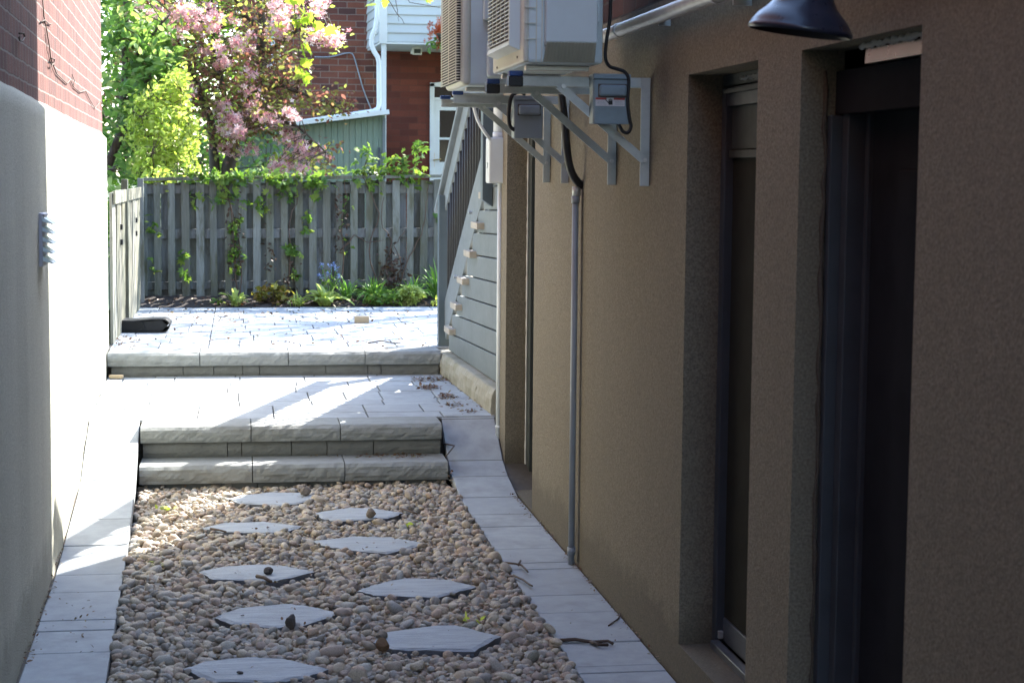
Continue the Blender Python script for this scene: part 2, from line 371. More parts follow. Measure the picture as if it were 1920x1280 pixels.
M['rock_brown'] = stone('brown_rock', (0.20, 0.12, 0.065), (0.13, 0.075, 0.04), (0.16, 0.12, 0.08), 40, 0.5)
M['rock_tan'] = stone('tan_rock', (0.26, 0.21, 0.16), (0.19, 0.155, 0.12), (0.15, 0.12, 0.1), 40, 0.5)
# leaves
M['lf_crab'] = leafmat('bronze_green_leaf', [(0, (0.17, 0.08, 0.065)), (0.25, (0.25, 0.10, 0.085)), (0.42, (0.22, 0.17, 0.06)), (0.62, (0.26, 0.31, 0.08)), (0.85, (0.33, 0.37, 0.11)), (1, (0.34, 0.14, 0.12))], 0.62, tint=(1, 0.95, 0.8))
M['lf_blossom'] = leafmat('pink_blossom', [(0, (0.60, 0.26, 0.31)), (0.35, (0.72, 0.45, 0.47)), (0.75, (0.80, 0.68, 0.65)), (1, (0.55, 0.17, 0.22))], 0.4, tint=(1, 0.9, 0.9))
M['lf_lime'] = leafmat('lime_leaf', [(0, (0.34, 0.46, 0.07)), (0.5, (0.46, 0.56, 0.11)), (1, (0.56, 0.62, 0.20))], 0.65, tint=(1, 1, 0.7))
M['lf_green'] = leafmat('fresh_green_leaf', [(0, (0.09, 0.19, 0.05)), (0.5, (0.17, 0.30, 0.08)), (0.8, (0.27, 0.40, 0.13)), (1, (0.42, 0.50, 0.26))], 0.6, tint=(1, 1, 0.6))
M['lf_far'] = leafmat('far_green_leaf', [(0, (0.10, 0.22, 0.04)), (0.5, (0.18, 0.32, 0.06)), (1, (0.28, 0.40, 0.09))], 0.6)
M['lf_maple'] = leafmat('yellow_green_maple_leaf', [(0, (0.26, 0.40, 0.05)), (1, (0.38, 0.48, 0.09))], 0.6, tint=(1, 1, 0.5))
M['lf_vine'] = leafmat('vine_leaf', [(0, (0.09, 0.19, 0.04)), (0.6, (0.17, 0.29, 0.06)), (1, (0.28, 0.36, 0.08))], 0.5)
M['lf_hosta'] = leafmat('yellow_green_hosta_leaf', [(0, (0.36, 0.46, 0.12)), (1, (0.48, 0.55, 0.22))], 0.5)
M['lf_grass'] = leafmat('grass_blade', [(0, (0.12, 0.28, 0.06)), (0.6, (0.20, 0.38, 0.08)), (1, (0.28, 0.44, 0.12))], 0.45)
M['lf_astilbe'] = leafmat('bronze_yellow_leaf', [(0, (0.24, 0.24, 0.05)), (0.6, (0.36, 0.33, 0.07)), (1, (0.28, 0.14, 0.05))], 0.45)
M['lf_blue'] = leafmat('blue_flower', [(0, (0.18, 0.28, 0.6)), (1, (0.35, 0.45, 0.7))], 0.3, tint=(1, 1, 1))
M['lf_orange'] = leafmat('orange_petal', [(0, (0.5, 0.10, 0.03)), (0.6, (0.6, 0.17, 0.06)), (1, (0.35, 0.06, 0.03))], 0.4, tint=(1, 0.8, 0.6))
M['lf_vinedead'] = leafmat('dead_vine_leaf', [(0, (0.035, 0.022, 0.016)), (0.7, (0.06, 0.034, 0.022)), (1, (0.09, 0.06, 0.035))], 0.08)
M['lf_dead'] = leafmat('dry_leaf', [(0, (0.13, 0.062, 0.03)), (0.4, (0.17, 0.09, 0.042)), (0.7, (0.09, 0.05, 0.028)), (0.85, (0.20, 0.17, 0.07)), (1, (0.24, 0.17, 0.09))], 0.12, tint=(1, 0.8, 0.6))
# ------------------------------------------------------------------ dimensions
XR = 1.41                                   # face of the right-hand house
def xl(y): return -0.585 - 0.0246 * y       # face of the left-hand house
def gl(y): return -0.437 - 0.0269 * (y - 5.7)   # inner edge of left slab strip
GR = 1.10                                   # inner edge of right slab strip
ZL, ZT = 0.30, 0.46                         # landing and terrace levels
def strip_z(y): return float(np.interp(y, [0, 7.3, 8.3, 8.86, 9.19, 9.68], [0, 0, 0.055, 0.09, 0.185, 0.298]))
def sx(y): return 1.40 + 0.03 * (11.85 - y) # stair's alley-side face
# ------------------------------------------------------------------ ground
g = MB(); g.add([(-400, -400, -0.09), (400, -400, -0.09), (400, 400, -0.09), (-400, 400, -0.09)], [(0, 1, 2, 3)])
tag(g.build('ground', M['turf']), kind='structure')
g = MB(); g.box(-8, 12, 15.66, 70, -0.05, 0.44); tag(g.build('back_yard_ground', M['turf']), kind='structure')
# planting bed
g = MB(); nx, ny = 90, 14; vs = []
for j in range(ny + 1):
    for i in range(nx + 1):
        x = -1.0 + 4.0 * i / nx; y = 15.66 + 0.75 * j / ny
        vs.append((x, y, 0.452 + 0.075 * min(1, j / 8) + random.uniform(-0.012, 0.012)))
g.add(vs, [(j * (nx + 1) + i, j * (nx + 1) + i + 1, (j + 1) * (nx + 1) + i + 1, (j + 1) * (nx + 1) + i) for j in range(ny) for i in range(nx)])
tag(g.build('flower_bed_soil', M['soil'], smooth=True), kind='structure')
# gravel bed base
g = MB(); g.add([(-0.9, -8, -0.045), (1.2, -8, -0.045), (1.2, 9.5, -0.045), (-0.9, 9.5, -0.045)], [(0, 1, 2, 3)])
tag(g.build('gravel_bed_soil', M['soil']), kind='structure')

def slab(mb, c00, c10, c11, c01, th=0.06, gap=0.0036):
    """a paving slab on a quad of top corners, inset by the joint"""
    P = [Vector(c) for c in (c00, c10, c11, c01)]; ce = sum(P, Vector()) / 4
    Q = []
    for k, p in enumerate(P):
        a = (P[(k + 1) % 4] - p).normalized(); b = (P[(k - 1) % 4] - p).normalized()
        Q.append(p + (a + b) * gap)
    dz = random.uniform(-0.0015, 0.0015)
    Q = [q + Vector((0, 0, dz)) for q in Q]
    mb.add(Q + [q - Vector((0, 0, th)) for q in Q], [(0, 1, 2, 3), (7, 6, 5, 4)] + [(k, 4 + k, 4 + (k + 1) % 4, (k + 1) % 4) for k in range(4)])

# side strips (joints read off the photograph)
jl = [at(215, y, z=0).y for y in (1280, 1220, 1179, 1160, 1108, 1075, 1031, 992, 956)]
jl = [3.2, 3.62, 4.0, 4.4, 4.85, 5.25] + [v for v in jl if v > 5.4] + [8.62, 8.92, 9.24, 9.70]
base = MB(); m = MB()
for a, b in zip(jl, jl[1:]):
    slab(m, (xl(a) + 0.004, a, strip_z(a)), (gl(a), a, strip_z(a)), (gl(b), b, strip_z(b)), (xl(b) + 0.004, b, strip_z(b)))
tag(m.build('side_paving_left', M['paver'], bevel=0.004), kind='structure')
jr = [at(1000, y, z=0).y for y in (1252, 1207, 1150, 1116, 1066, 1054, 1027, 985, 962, 930, 908)]
jr = [3.2, 3.6, 4.0, 4.45, 4.9, 5.3, 5.62] + [v for v in jr if v > 5.7] + [9.36, 9.70]
def strip_zr(y): return float(np.interp(y, [0, 8.9, 9.1, 9.36, 9.70], [0, 0, 0.03, 0.105, 0.298]))
m = MB()
for a, b in zip(jr, jr[1:]):
    slab(m, (GR, a, strip_zr(a)), (XR - 0.004, a, strip_zr(a)), (XR - 0.004, b, strip_zr(b)), (GR, b, strip_zr(b)))
tag(m.build('side_paving_right', M['paver'], bevel=0.004), kind='structure')
g = MB()
for s0, s1, fz, n in (((lambda y: xl(y) - 0.02), (lambda y: gl(y) - 0.006), strip_z, 0), ((lambda y: GR + 0.006), (lambda y: XR + 0.3), strip_zr, 1)):
    ys = [3.0, 7.3, 8.3, 8.9, 9.1, 9.2, 9.36, 9.70]
    for a, b in zip(ys, ys[1:]):
        g.add([(s0(a), a, fz(a) - 0.012), (s1(a), a, fz(a) - 0.012), (s1(b), b, fz(b) - 0.012), (s0(b), b, fz(b) - 0.012)], [(0, 1, 2, 3)])
tag(g.build('paving_joint_sand', M['grout']), kind='structure')

def courses(mb, x0, x1, y0, y1, z, seed, rows):
    rs = random.Random(seed); y = y0; k = 0
    while y < y1 - 0.02:
        h = min(rows[k % len(rows)], y1 - y); k += 1
        if y1 - (y + h) < 0.08: h = y1 - y
        xa = x0(y + h / 2) if callable(x0) else x0; xb = x1(y + h / 2) if callable(x1) else x1
        x = xa; first = True
        while x < xb - 0.02:
            w = rs.choice([0.22, 0.33, 0.42, 0.42, 0.52])
            if first: w *= rs.uniform(0.4, 1); first = False
            if xb - (x + w) < 0.1: w = xb - x
            slab(mb, (x, y, z), (x + w, y, z), (x + w, y + h, z), (x, y + h, z))
            x += w
        y += h
m = MB(); courses(m, lambda y: xl(y) + 0.004, lambda y: sx(y) - 0.05, 9.70, 11.86, ZL, 3, [0.21, 0.32, 0.21, 0.42, 0.32])
tag(m.build('landing_paving', M['paver'], bevel=0.004), kind='structure')
g = MB(); g.box(-0.95, 1.7, 9.68, 11.95, -0.05, ZL - 0.012); tag(g.build('landing_joint_sand', M['grout']), kind='structure')
m = MB(); courses(m, -0.22, 2.7, 12.03, 15.66, ZT, 8, [0.32, 0.21, 0.42, 0.32, 0.21])
courses(m, lambda y: xl(y) + 0.01, -0.22, 12.03, 15.66, ZT, 9, [0.42, 0.32, 0.32, 0.21])
tag(m.build('terrace_paving', M['paver'], bevel=0.004), kind='structure')
g = MB(); g.box(-0.9, 2.75, 12.0, 15.655, -0.05, ZT - 0.012); tag(g.build('terrace_joint_sand', M['grout']), kind='structure')

# ------------------------------------------------------------------ split-faced stones
def cap(mb, x0, x1, yf, yb, z0, z1, rs, amp=0.0048, ch=0.012):
    """a coping stone with a rough split front face"""
    nx = max(6, int((x1 - x0) / 0.018)); nz = 6
    ph = [rs.uniform(0, 6.28) for _ in range(6)]
    def d(x, k):
        e = math.sin(x * 23 + ph[0] + k * 1.3) * 0.35 + math.sin(x * 51 + ph[1] - k * 0.9) * 0.35 + math.sin(x * 9 + ph[2] + k * 2.1) * 0.4 + rs.uniform(-.5, .5)
        return e * amp
    vs = []
    for k in range(nz + 1):
        for i in range(nx + 1):
            x = x0 + (x1 - x0) * i / nx; z = z0 + (z1 - ch * 0.4 - z0) * k / nz
            prof = 0.010 * math.sin(math.pi * k / nz)
            y = yf - prof + (d(x, k) if 0 < k else d(x, 0) * 0.5) + (ch * 0.8 if k == nz else 0)
            vs.append((x, y, z))
    row = nx + 1; b = len(vs)
    for i in range(nx + 1): vs.append((x0 + (x1 - x0) * i / nx, yf + ch * 1.6, z1))
    for i in range(nx + 1): vs.append((x0 + (x1 - x0) * i / nx, yb, z1))
    for i in range(nx + 1): vs.append((x0 + (x1 - x0) * i / nx, yb, z0))
    fs = [(k * row + i, k * row + i + 1, (k + 1) * row + i + 1, (k + 1) * row + i) for k in range(nz) for i in range(nx)]
    T = b; Bk = b + row; Bb = b + 2 * row
    for i in range(nx):
        fs += [(nz * row + i, nz * row + i + 1, T + i + 1, T + i), (T + i, T + i + 1, Bk + i + 1, Bk + i), (Bk + i, Bk + i + 1, Bb + i + 1, Bb + i), (Bb + i, Bb + i + 1, i + 1, i)]
    for e in (0, nx):
        fs.append(tuple([k * row + e for k in range(nz + 1)] + [T + e, Bk + e, Bb + e]))
    mb.add(vs, fs)

rs = random.Random(5)
steps = thing('garden_steps', 'two low garden steps of rough split grey stone rising from the gravel', 'steps', (0.27, 9.4, 0))
def rowcaps(xs, yf, yb, z0, z1, parent, mat, name='cap_stone'):
    for a, b in zip(xs, xs[1:]):
        m = MB(); cap(m, a + 0.0025, b - 0.0025, yf, yb, z0, z1, rs); m.build(name, mat, parent)
def rowblocks(xs, yf, yb, z0, z1, parent, mat, name='riser_block'):
    for a, b in zip(xs, xs[1:]):
        m = MB(); cap(m, a + 0.002, b - 0.002, yf + rs.uniform(-.002, .004), yb, z0, z1, rs, 0.0025, 0.004); m.build(name, mat, parent)
rowcaps([-0.532, 0.05, 0.525, 1.076], 9.42, 9.70, 0.215, ZL, steps, M['cap_stone'])
rowblocks([-0.52, -0.075, 0.0, 0.265, 0.455, 0.705, 1.072], 9.448, 9.69, 0.131, 0.2135, steps, M['riser_stone'])
rowcaps([-0.526, 0.055, 0.535, 1.083], 9.175, 9.455, 0.036, 0.13, steps, M['cap_stone'])
rowblocks([-0.515, -0.1, 0.08, 0.36, 0.6, 0.8, 1.075], 9.215, 9.45, -0.06, 0.0345, steps, M['riser_stone'])
edge = thing('terrace_edge_wall', 'long rough stone step edging the raised terrace below the wooden fence', 'step', (0.2, 11.8, ZL))
rowcaps([-0.868, -0.27, 0.31, 0.82, 1.33], 11.735, 12.03, ZT - 0.088, ZT, edge, M['cap_stone'])
rowblocks([-0.845, -0.38, -0.18, 0.01, 0.12, 0.56, 0.84, 0.93, 1.32], 11.765, 12.02, ZL - 0.01, ZT - 0.0895, edge, M['riser_stone'])
# kerb under the stair, runs along the landing
curb = thing('stone_kerb', 'cream stone kerb stained with moss under the grey stair siding', 'kerb', (1.38, 10.8, ZL))
ys = [9.72, 10.25, 10.78, 11.3, 11.80, 12.0]
for a, b in zip(ys, ys[1:]):
    m = MB(); cap(m, a + 0.002, b - 0.002, 0.0, 0.16, ZL - 0.02, 0.445, rs, 0.005, 0.012)
    m.v = [(sx(x) - 0.068 + y + 0.0, x, z) for x, y, z in m.v]
    m.build('kerb_stone', M['curb'], curb)
# ------------------------------------------------------------------ left house
LH = thing('brick_house', 'red brick house with a cream stucco base along the left side', 'house', (-3, 5, 0))
def lw(y, off=0.0): return xl(y) + off
m = MB(); prof = []
ztop = lambda y: 1.955 - 0.0066 * (y - 5.2)
ny, nz = 280, 44; Y0, Y1 = -6.95, 12.22
rngl = np.random.default_rng(4); pa = rngl.uniform(0, 6.28, 12)
def wav(y, z):
    return 0.6 * (0.0045 * math.sin(y * 5.1 + pa[0] + 0.25 * math.sin(z * 1.3)) + 0.0035 * math.sin(y * 9.7 + pa[1]) + 0.002 * math.sin(y * 17.3 + pa[2] + 0.4 * z) + 0.003 * math.sin(z * 2.3 + y * .7 + pa[3]))
vs = []
for j in range(ny + 1):
    y = Y0 + (Y1 - Y0) * j / ny
    e = max(0.0, (y - (Y1 - 0.06)) / 0.06); back = 0.045 * (1 - math.sqrt(max(0, 1 - e * e)))
    for k in range(nz + 1):
        zt = ztop(y); z = -0.08 + (zt + 0.08) * k / nz
        q = max(0.0, (z - (zt - 0.045)) / 0.045); tb = 0.045 * (1 - math.sqrt(max(0, 1 - q * q)))
        vs.append((lw(y) + wav(y, z) * (1 - q) - max(back, tb), y, z))
m.add(vs, [(j * (nz + 1) + k, j * (nz + 1) + k + 1, (j + 1) * (nz + 1) + k + 1, (j + 1) * (nz + 1) + k) for j in range(ny) for k in range(nz)])
b = len(m.v)
m.add([(lw(Y1) - 0.045, Y1, -0.08), (lw(Y1) - 0.045, Y1, ztop(Y1)), (lw(Y1) - 0.6, Y1, ztop(Y1)), (lw(Y1) - 0.6, Y1, -0.08)], [(0, 1, 2, 3)])
m.add([(lw(Y0) - 0.045, Y0, ztop(Y0)), (lw(Y1) - 0.045, Y1, ztop(Y1)), (lw(Y1) - 0.6, Y1, ztop(Y1)), (lw(Y0) - 0.6, Y0, ztop(Y0))], [(0, 1, 2, 3)])
m.build('stucco_base', M['stucco_left'], LH, smooth=True, fix=False)
m = MB()
def quadbox(mb, ya, yb, offf, xb, z0, z1):
    v = [(lw(ya) + offf, ya, z0), (lw(yb) + offf, yb, z0), (xb, yb, z0), (xb, ya, z0)]
    mb.add(v + [(x, y, z1) for x, y, z in v], [(3, 2, 1, 0), (4, 5, 6, 7)] + [(k, (k + 1) % 4, 4 + (k + 1) % 4, 4 + k) for k in range(4)])
quadbox(m, -7.0, 12.19, -0.028, -7.0, -0.08, 5.9)
m.build('brick_wall', M['brick_left'], LH)
m = MB(); quadbox(m, -7.1, 12.35, 0.14, -7.2, 5.9, 6.02); m.build('roof', M['frame_dark'], LH)
# louvred vent on the left wall
P = at(88, 450, X=-0.775); vy, vz = P.y, P.z
pA = at(66, 400, X=xl(7.2)); pB = at(70, 500, X=xl(7.2)); vy = 0.5 * (pA.y + pB.y); vx = xl(vy)
zt, zb = pA.z, pB.z
V = thing('wall_vent', 'small grey louvred vent hood fixed on the cream stucco wall', 'vent', (vx, vy, zb))
m = MB(); m.box(vx - 0.01, vx + 0.014, vy, vy + 0.15, zb, zt); m.box(vx + 0.0135, vx + 0.022, vy + 0.004, vy + 0.146, zt - 0.012, zt - 0.002)
m.build('vent_frame', paint('mauve_grey_plastic', (0.46, 0.44, 0.48), 0.45), V, bevel=0.003)
hh = (zt - zb - 0.016) / 5
for k in range(5):
    z0 = zb + 0.006 + hh * k
    m = MB(); m.prism([(vx + 0.012, vy + 0.006, z0 + hh * 0.95), (vx + 0.052, vy + 0.006, z0 + hh * 0.22), (vx + 0.05, vy + 0.006, z0 + hh * 0.14), (vx + 0.012, vy + 0.006, z0 + hh * 0.45)], (0, 0.138, 0))
    m.build('louvre', M['ac_grey'], V)
# dead vine wire on the left bricks
def bx(y): return lw(y) - 0.026
def wallpts(pts, off=0.004):
    out = []
    for x, y in pts:
        q = at(x, y, X=-0.79)
        for _ in range(4): q = at(x, y, X=bx(q.y) + off)
        out.append(q)
    return out
m = MB()
m.tube(wallpts([(80, 0), (82, 30), (88, 60), (93, 90), (95, 110)]), 0.0028, 5)
m.tube(wallpts([(95, 110), (106, 138), (118, 150), (126, 157), (132, 150), (138, 163), (150, 173), (160, 170)]), 0.0028, 5)
m.tube(wallpts([(160, 170), (168, 186), (178, 203), (184, 196), (189, 188)]), 0.0025, 5)
m.tube(wallpts([(84, 65), (88, 95), (100, 135)]), 0.0015, 4); m.tube(wallpts([(76, 42), (84, 38), (90, 44), (96, 46)]), 0.003, 5)
m.tube(wallpts([(189, 188), (192, 206), (198, 222), (204, 218)]), 0.002, 5); m.tube(wallpts([(137, 163), (140, 152), (135, 140)]), 0.002, 5)
tag(m.build('wall_wire', M['twig'], smooth=True), 'thin dark wire looping across the red bricks at upper left', 'wire')
for pts, lab in (([(36, 63), (45, 63), (46, 70), (42, 77), (37, 76), (36, 70)], 'bent iron hook alone on the shaded bricks left of the wire'), ([(96, 110), (102, 111), (101, 120), (97, 122), (95, 117)], 'small iron hook on the bricks where the wire bends')):
    m = MB(); m.tube(wallpts(pts, 0.012), 0.003, 5); tag(m.build('wall_hook', M['twig'], smooth=True), lab, 'hook')
# ------------------------------------------------------------------ right house
RH = thing('stucco_house', 'house with a taupe stucco ground floor and red brick above on the right', 'house', (4, 3, 0))
ops = [(3.548, 4.350, -0.05, 1.968), (4.730, 5.495, 0.123, 1.968), (8.432, 9.338, 0.003, 1.968)]
ysplit = sorted({-7.0, 9.68} | {o[0] for o in ops} | {o[1] for o in ops}); zsplit = sorted({-0.08, 2.235} | {o[2] for o in ops} | {o[3] for o in ops})
m = MB()
for a, b in zip(ysplit, ysplit[1:]):
    for c, d in zip(zsplit, zsplit[1:]):
        if any(o[0] <= a and b <= o[1] and o[2] <= c + 1e-6 and d <= o[3] + 1e-6 for o in ops): continue
        m.add([(XR, a, c), (XR, b, c), (XR, b, d), (XR, a, d)], [(0, 1, 2, 3)])
m.add([(XR, 9.68, -0.08), (XR, 9.68, 2.235), (7.5, 9.68, 2.235), (7.5, 9.68, -0.08)], [(0, 1, 2, 3)])
m.add([(XR, -7, 2.235), (XR, 9.68, 2.235), (1.6, 9.68, 2.235), (1.6, -7, 2.235)], [(0, 1, 2, 3)])
for (a, b, c, d), dep in zip(ops, (0.115, 0.118, 0.118)):
    x2 = XR + dep
    m.add([(XR, b, c), (XR, b, d), (x2, b, d), (x2, b, c)], [(0, 1, 2, 3)], 1)
    m.add([(XR, a, c), (XR, a, d), (x2, a, d), (x2, a, c)], [(0, 1, 2, 3)], 1)
    m.add([(XR, a, d), (XR, b, d), (x2, b, d), (x2, a, d)], [(0, 1, 2, 3)], 1)
    m.add([(XR, a, c), (XR, b, c), (x2, b, c), (x2, a, c)], [(0, 1, 2, 3)], 2)
m.build('stucco_wall', [M['stucco_right'], M['stucco_right'], M['stucco_right']], RH, fix=False)
m = MB(); m.box(XR + 0.03, 7.5, -7.0, 9.66, 2.24, 5.5); m.build('brick_wall', M['brick_right'], RH)
m = MB(); m.box(XR - 0.14, 7.7, -7.1, 9.72, 5.5, 5.62); m.build('roof', M['frame_dark'], RH)
m = MB(); m.box(XR + 0.29, 7.4, -6.9, 9.6, -0.07, 2.2); m.build('inner_wall', M['door_dark'], RH)
# near window (tall, screened)
a, b, c, d = ops[1]
W = MB(); x0, x1 = XR + 0.112, XR + 0.16
W.box(x0, x1, b - 0.045, b + 0.02, c, d - 0.04); W.box(x0, x1, a - 0.02, a + 0.045, c, d - 0.04); W.box(x0 + 0.002, x1, a + 0.045, b - 0.045, d - 0.10, d - 0.04)
win = W.build('window', M['frame_dark'], RH, bevel=0.003)
m = MB(); m.box(x0 + 0.02, x1 + 0.01, a + 0.045, b - 0.045, d - 0.235, d - 0.10); m.box(x0 + 0.012, x1, a + 0.045, b - 0.045, d - 0.262, d - 0.237); m.build('top_rail', M['frame_mid'], win, bevel=0.003)
m = MB(); m.box(x0 + 0.028, x1 + 0.02, a + 0.04, b - 0.04, c + 0.1, d - 0.26); m.build('screen', M['screen'], win)
m = MB(); m.box(x0 - 0.018, x0 + 0.012, a + 0.002, b - 0.045, c - 0.005, c + 0.024); m.box(x0 + 0.024, x1 + 0.02, a + 0.045, b - 0.045, c + 0.02, c + 0.098); m.build('sill_track', M['frame_light'], win, bevel=0.003)
m = MB(); m.box(x0 + 0.006, x0 + 0.022, b - 0.062, b - 0.046, c + 0.03, c + 0.055); m.build('latch', M['metal'], win, bevel=0.002)
def foam(mb, y0, y1, x, z, n, rs):
    for k in range(n):
        y = y0 + (y1 - y0) * (k + rs.uniform(0.1, .9)) / n
        r = rs.uniform(0.004, 0.009) * (1.25 - 0.5 * k / n)
        mb.tube([(x, y - r, z), (x - r * 0.8, y, z + rs.uniform(-.004, .004)), (x, y + r, z)], [r * 0.4, r, r * 0.4], 6)
m = MB(); foam(m, a + 0.02, b - 0.22, x0 - 0.004, d - 0.022, 46, random.Random(2)); m.box(x0 + 0.002, x0 + 0.03, a, b, d - 0.036, d - 0.002, 1); m.build('foam_seal', [M['foam'], M['frame_mid']], win)
m = MB(); m.box(x0 - 0.02, x0 - 0.002, a + 0.01, b - 0.08, d - 0.062, d - 0.05); m.build('head_trim', M['frame_mid'], win)
# near door
a, b, c, d = ops[0]
D = MB(); x0 = XR + 0.072; x1 = XR + 0.20
D.box(x0, x1, b - 0.03, b + 0.01, c, d - 0.162); D.box(x0, x1, a - 0.01, a + 0.05, c, d - 0.162); D.box(x0 + 0.03, x1, b - 0.075, b - 0.03, c, d - 0.16); D.box(x0 + 0.075, x1, b - 0.10, b - 0.075, c, d - 0.16)
door = D.build('door', M['frame_dark'], RH, bevel=0.003)
m = MB(); m.box(x1 - 0.04, x1 + 0.02, a + 0.05, b - 0.10, c + 0.02, d - 0.16); m.build('door_leaf', M['door_dark'], door)
m = MB(); m.box(x0 + 0.02, x1, a + 0.003, b - 0.003, d - 0.16, d - 0.052); m.build('door_head', M['door_dark'], door)
m = MB(); m.box(x1 - 0.052, x1 - 0.04, a + 0.12, a + 0.50, 0.2, d - 0.30); m.build('door_panel', M['door_dark'], door, bevel=0.006)
m = MB(); m.prism([(x0 - 0.012, a + 0.003, d - 0.048), (x0 - 0.010, a + 0.003, d - 0.016), (x0 + 0.015, a + 0.003, d - 0.016), (x0 + 0.015, a + 0.003, d - 0.05), (x0 - 0.012, a + 0.003, d - 0.05)], (0, b - a - 0.30, 0)); m.build('head_flashing', M['flash'], door)  # strip stops short to imitate the dark reflection at its far end
m = MB(); foam(m, a + 0.01, b - 0.26, x0 - 0.010, d - 0.009, 70, random.Random(6)); m.build('foam_seal', M['foam'], door)
m = MB(); r6 = random.Random(9); pts = [(XR + 0.066 + r6.uniform(-.004, .004), b - 0.004, c + 0.05 + (d - c - 0.1) * k / 40) for k in range(41)]; m.tube(pts, [r6.uniform(.003, .008) for _ in pts], 6); m.build('caulk_line', M['reveal'], door, smooth=True)
# far opening with a grey door
a, b, c, d = ops[2]; x0 = XR + 0.116
D = MB(); D.box(x0, x0 + 0.06, b - 0.10, b + 0.01, c + 0.01, d); D.box(x0, x0 + 0.06, a - 0.01, a + 0.1, c + 0.01, d); D.box(x0 + 0.002, x0 + 0.058, a + 0.1, b - 0.1, d - 0.1, d)
fd = D.build('door', M['frame_mid'], RH, bevel=0.003)
m = MB(); m.box(x0 + 0.03, x0 + 0.1, a + 0.1, b - 0.1, c + 0.01, d - 0.1); m.build('door_leaf', M['frame_mid'], fd)
m = MB(); r6 = random.Random(19); pts = [(x0 - 0.004, b - 0.006, c + 0.02 + (d - c - 0.03) * k / 60) for k in range(61)]; m.tube(pts, [r6.uniform(.003, .006) for _ in pts], 6); m.build('caulk_line', M['foam'], fd, smooth=True)
# ------------------------------------------------------------------ copies of a thing with its parts
def dup(root, dloc, label=None, group=None):
    c = root.copy(); COL.objects.link(c); c.location = Vector(root.location) + Vector(dloc)
    if label: c['label'] = label
    if group: c['group'] = group
    def rec(src, dst):
        for ch in list(src.children):
            k = ch.copy(); COL.objects.link(k); k.parent = dst; k.matrix_parent_inverse = ch.matrix_parent_inverse.copy(); rec(ch, k)
    rec(root, c); return c
# ------------------------------------------------------------------ wall brackets
ZA = 1.985
def make_bracket(y, label, pad):
    R = thing('wall_bracket', label, 'bracket', (XR, y, ZA), 'metal brackets under the air conditioners')
    t = 0.004
    m = MB(); m.box(0.905, XR - 0.006, y, y + t, ZA - 0.034, ZA); m.box(0.905, XR - 0.006, y + t, y + 0.034, ZA - 0.034, ZA - 0.03)
    m.build('arm', M['metal'], R, bevel=0.001)
    m = MB(); m.box(XR - 0.034, XR - 0.001, y - 0.004, y - 0.0002, 1.612, ZA); m.box(XR - 0.005, XR - 0.001, y, y + 0.036, 1.612, ZA - 0.036); m.build('upright', M['metal'], R, bevel=0.001)
    m = MB(); m.beam((1.085, y - 0.008, ZA - 0.03), (XR - 0.02, y - 0.008, 1.70), 0.004, 0.028); m.beam((1.085, y - 0.001, ZA - 0.042), (XR - 0.02, y - 0.001, 1.688), 0.014, 0.003); m.build('brace', M['metal'], R)
    for p in ((XR - 0.02, y - 0.012, 1.702), (1.10, y - 0.012, ZA - 0.034)):
        m = MB(); m.tube([p, (p[0], p[1] - 0.008, p[2])], 0.008, 6); m.build('bolt', M['galv'], R)
    if pad:
        m = MB(); m.box(0.912, 0.962, y - 0.006, y + 0.036, ZA - 0.036, ZA - 0.002); m.build('rubber_foot', M['black'], R, bevel=0.004)
        m = MB(); m.box(0.913, 0.961, y - 0.007, y + 0.037, ZA - 0.001, ZA + 0.017); m.build('foot_pad', M['blue'], R, bevel=0.003)
    else:
        m = MB(); m.box(0.902, 0.948, y - 0.003, y + 0.036, ZA + 0.001, ZA + 0.017); m.build('foot_pad', M['blue'], R, bevel=0.003)
    return R
b1 = make_bracket(6.02, 'metal bracket nearest the window, with a black and blue rubber foot', True)
dup(b1, (0, 0.55, 0), 'second metal bracket from the window, its foot black and blue too')
b3 = make_bracket(7.55, 'third metal bracket from the window, behind the grey switch box', False)
dup(b3, (0, 0.46, 0), 'farthest metal bracket, nearest the white conduit box')
# ------------------------------------------------------------------ air conditioners
def wires(mb, x, y0, y1, z0, z1, dz, r, nvert, wrap=0.0):
    z = z0
    while z < z1:
        if wrap: mb.tube([(x + wrap, y0 - 0.001, z), (x + 0.012, y0, z), (x, y0 + 0.012, z), (x, y1, z)], r, 4, cap=False)
        else: mb.tube([(x, y0, z), (x, y1, z)], r, 4, cap=False)
        z += dz
    for k in range(nvert):
        y = y0 + 0.02 + (y1 - y0 - 0.03) * k / max(1, nvert - 1); mb.tube([(x + r, y, z0), (x + r, y, z1)], r * 1.1, 4, cap=False)
A = thing('air_conditioner', 'nearer wall mounted air conditioner with a ribbed handle recess above the blue switch box', 'air conditioner', (1.08, 6.25, 2.02), 'outdoor air conditioner units')
zb = 2.022; y0, y1 = 5.90, 6.62
m = MB(); m.box(0.953, 1.216, y0, y1, zb, 2.78); m.build('casing', M['ac_grey'], A, bevel=0.012)
m = MB(); m.box(0.942, 0.962, y0 - 0.003, y1, zb + 0.002, 2.78); m.build('front_panel', M['ac_cream'], A, bevel=0.008)
m = MB()
for k in range(7): m.box(0.944, 0.985, y0 - 0.006, y0 - 0.002, 2.10 + 0.052 * k * 1.0, 2.103 + 0.052 * k)
m.box(1.003, 1.007, y0 - 0.005, y0 - 0.001, zb + 0.004, 2.78); m.box(0.984, 0.988, y0 - 0.004, y0 - 0.001, zb + 0.004, 2.78); m.build('panel_rib', M['ac_cream'], A)
m = MB(); m.box(0.9165, 0.9405, 6.005, 6.52, 2.098, 2.78); m.build('grille_backing', M['ac_dark'], A)
m = MB()   # grille surround: cream shelf below and grey cheek toward the camera
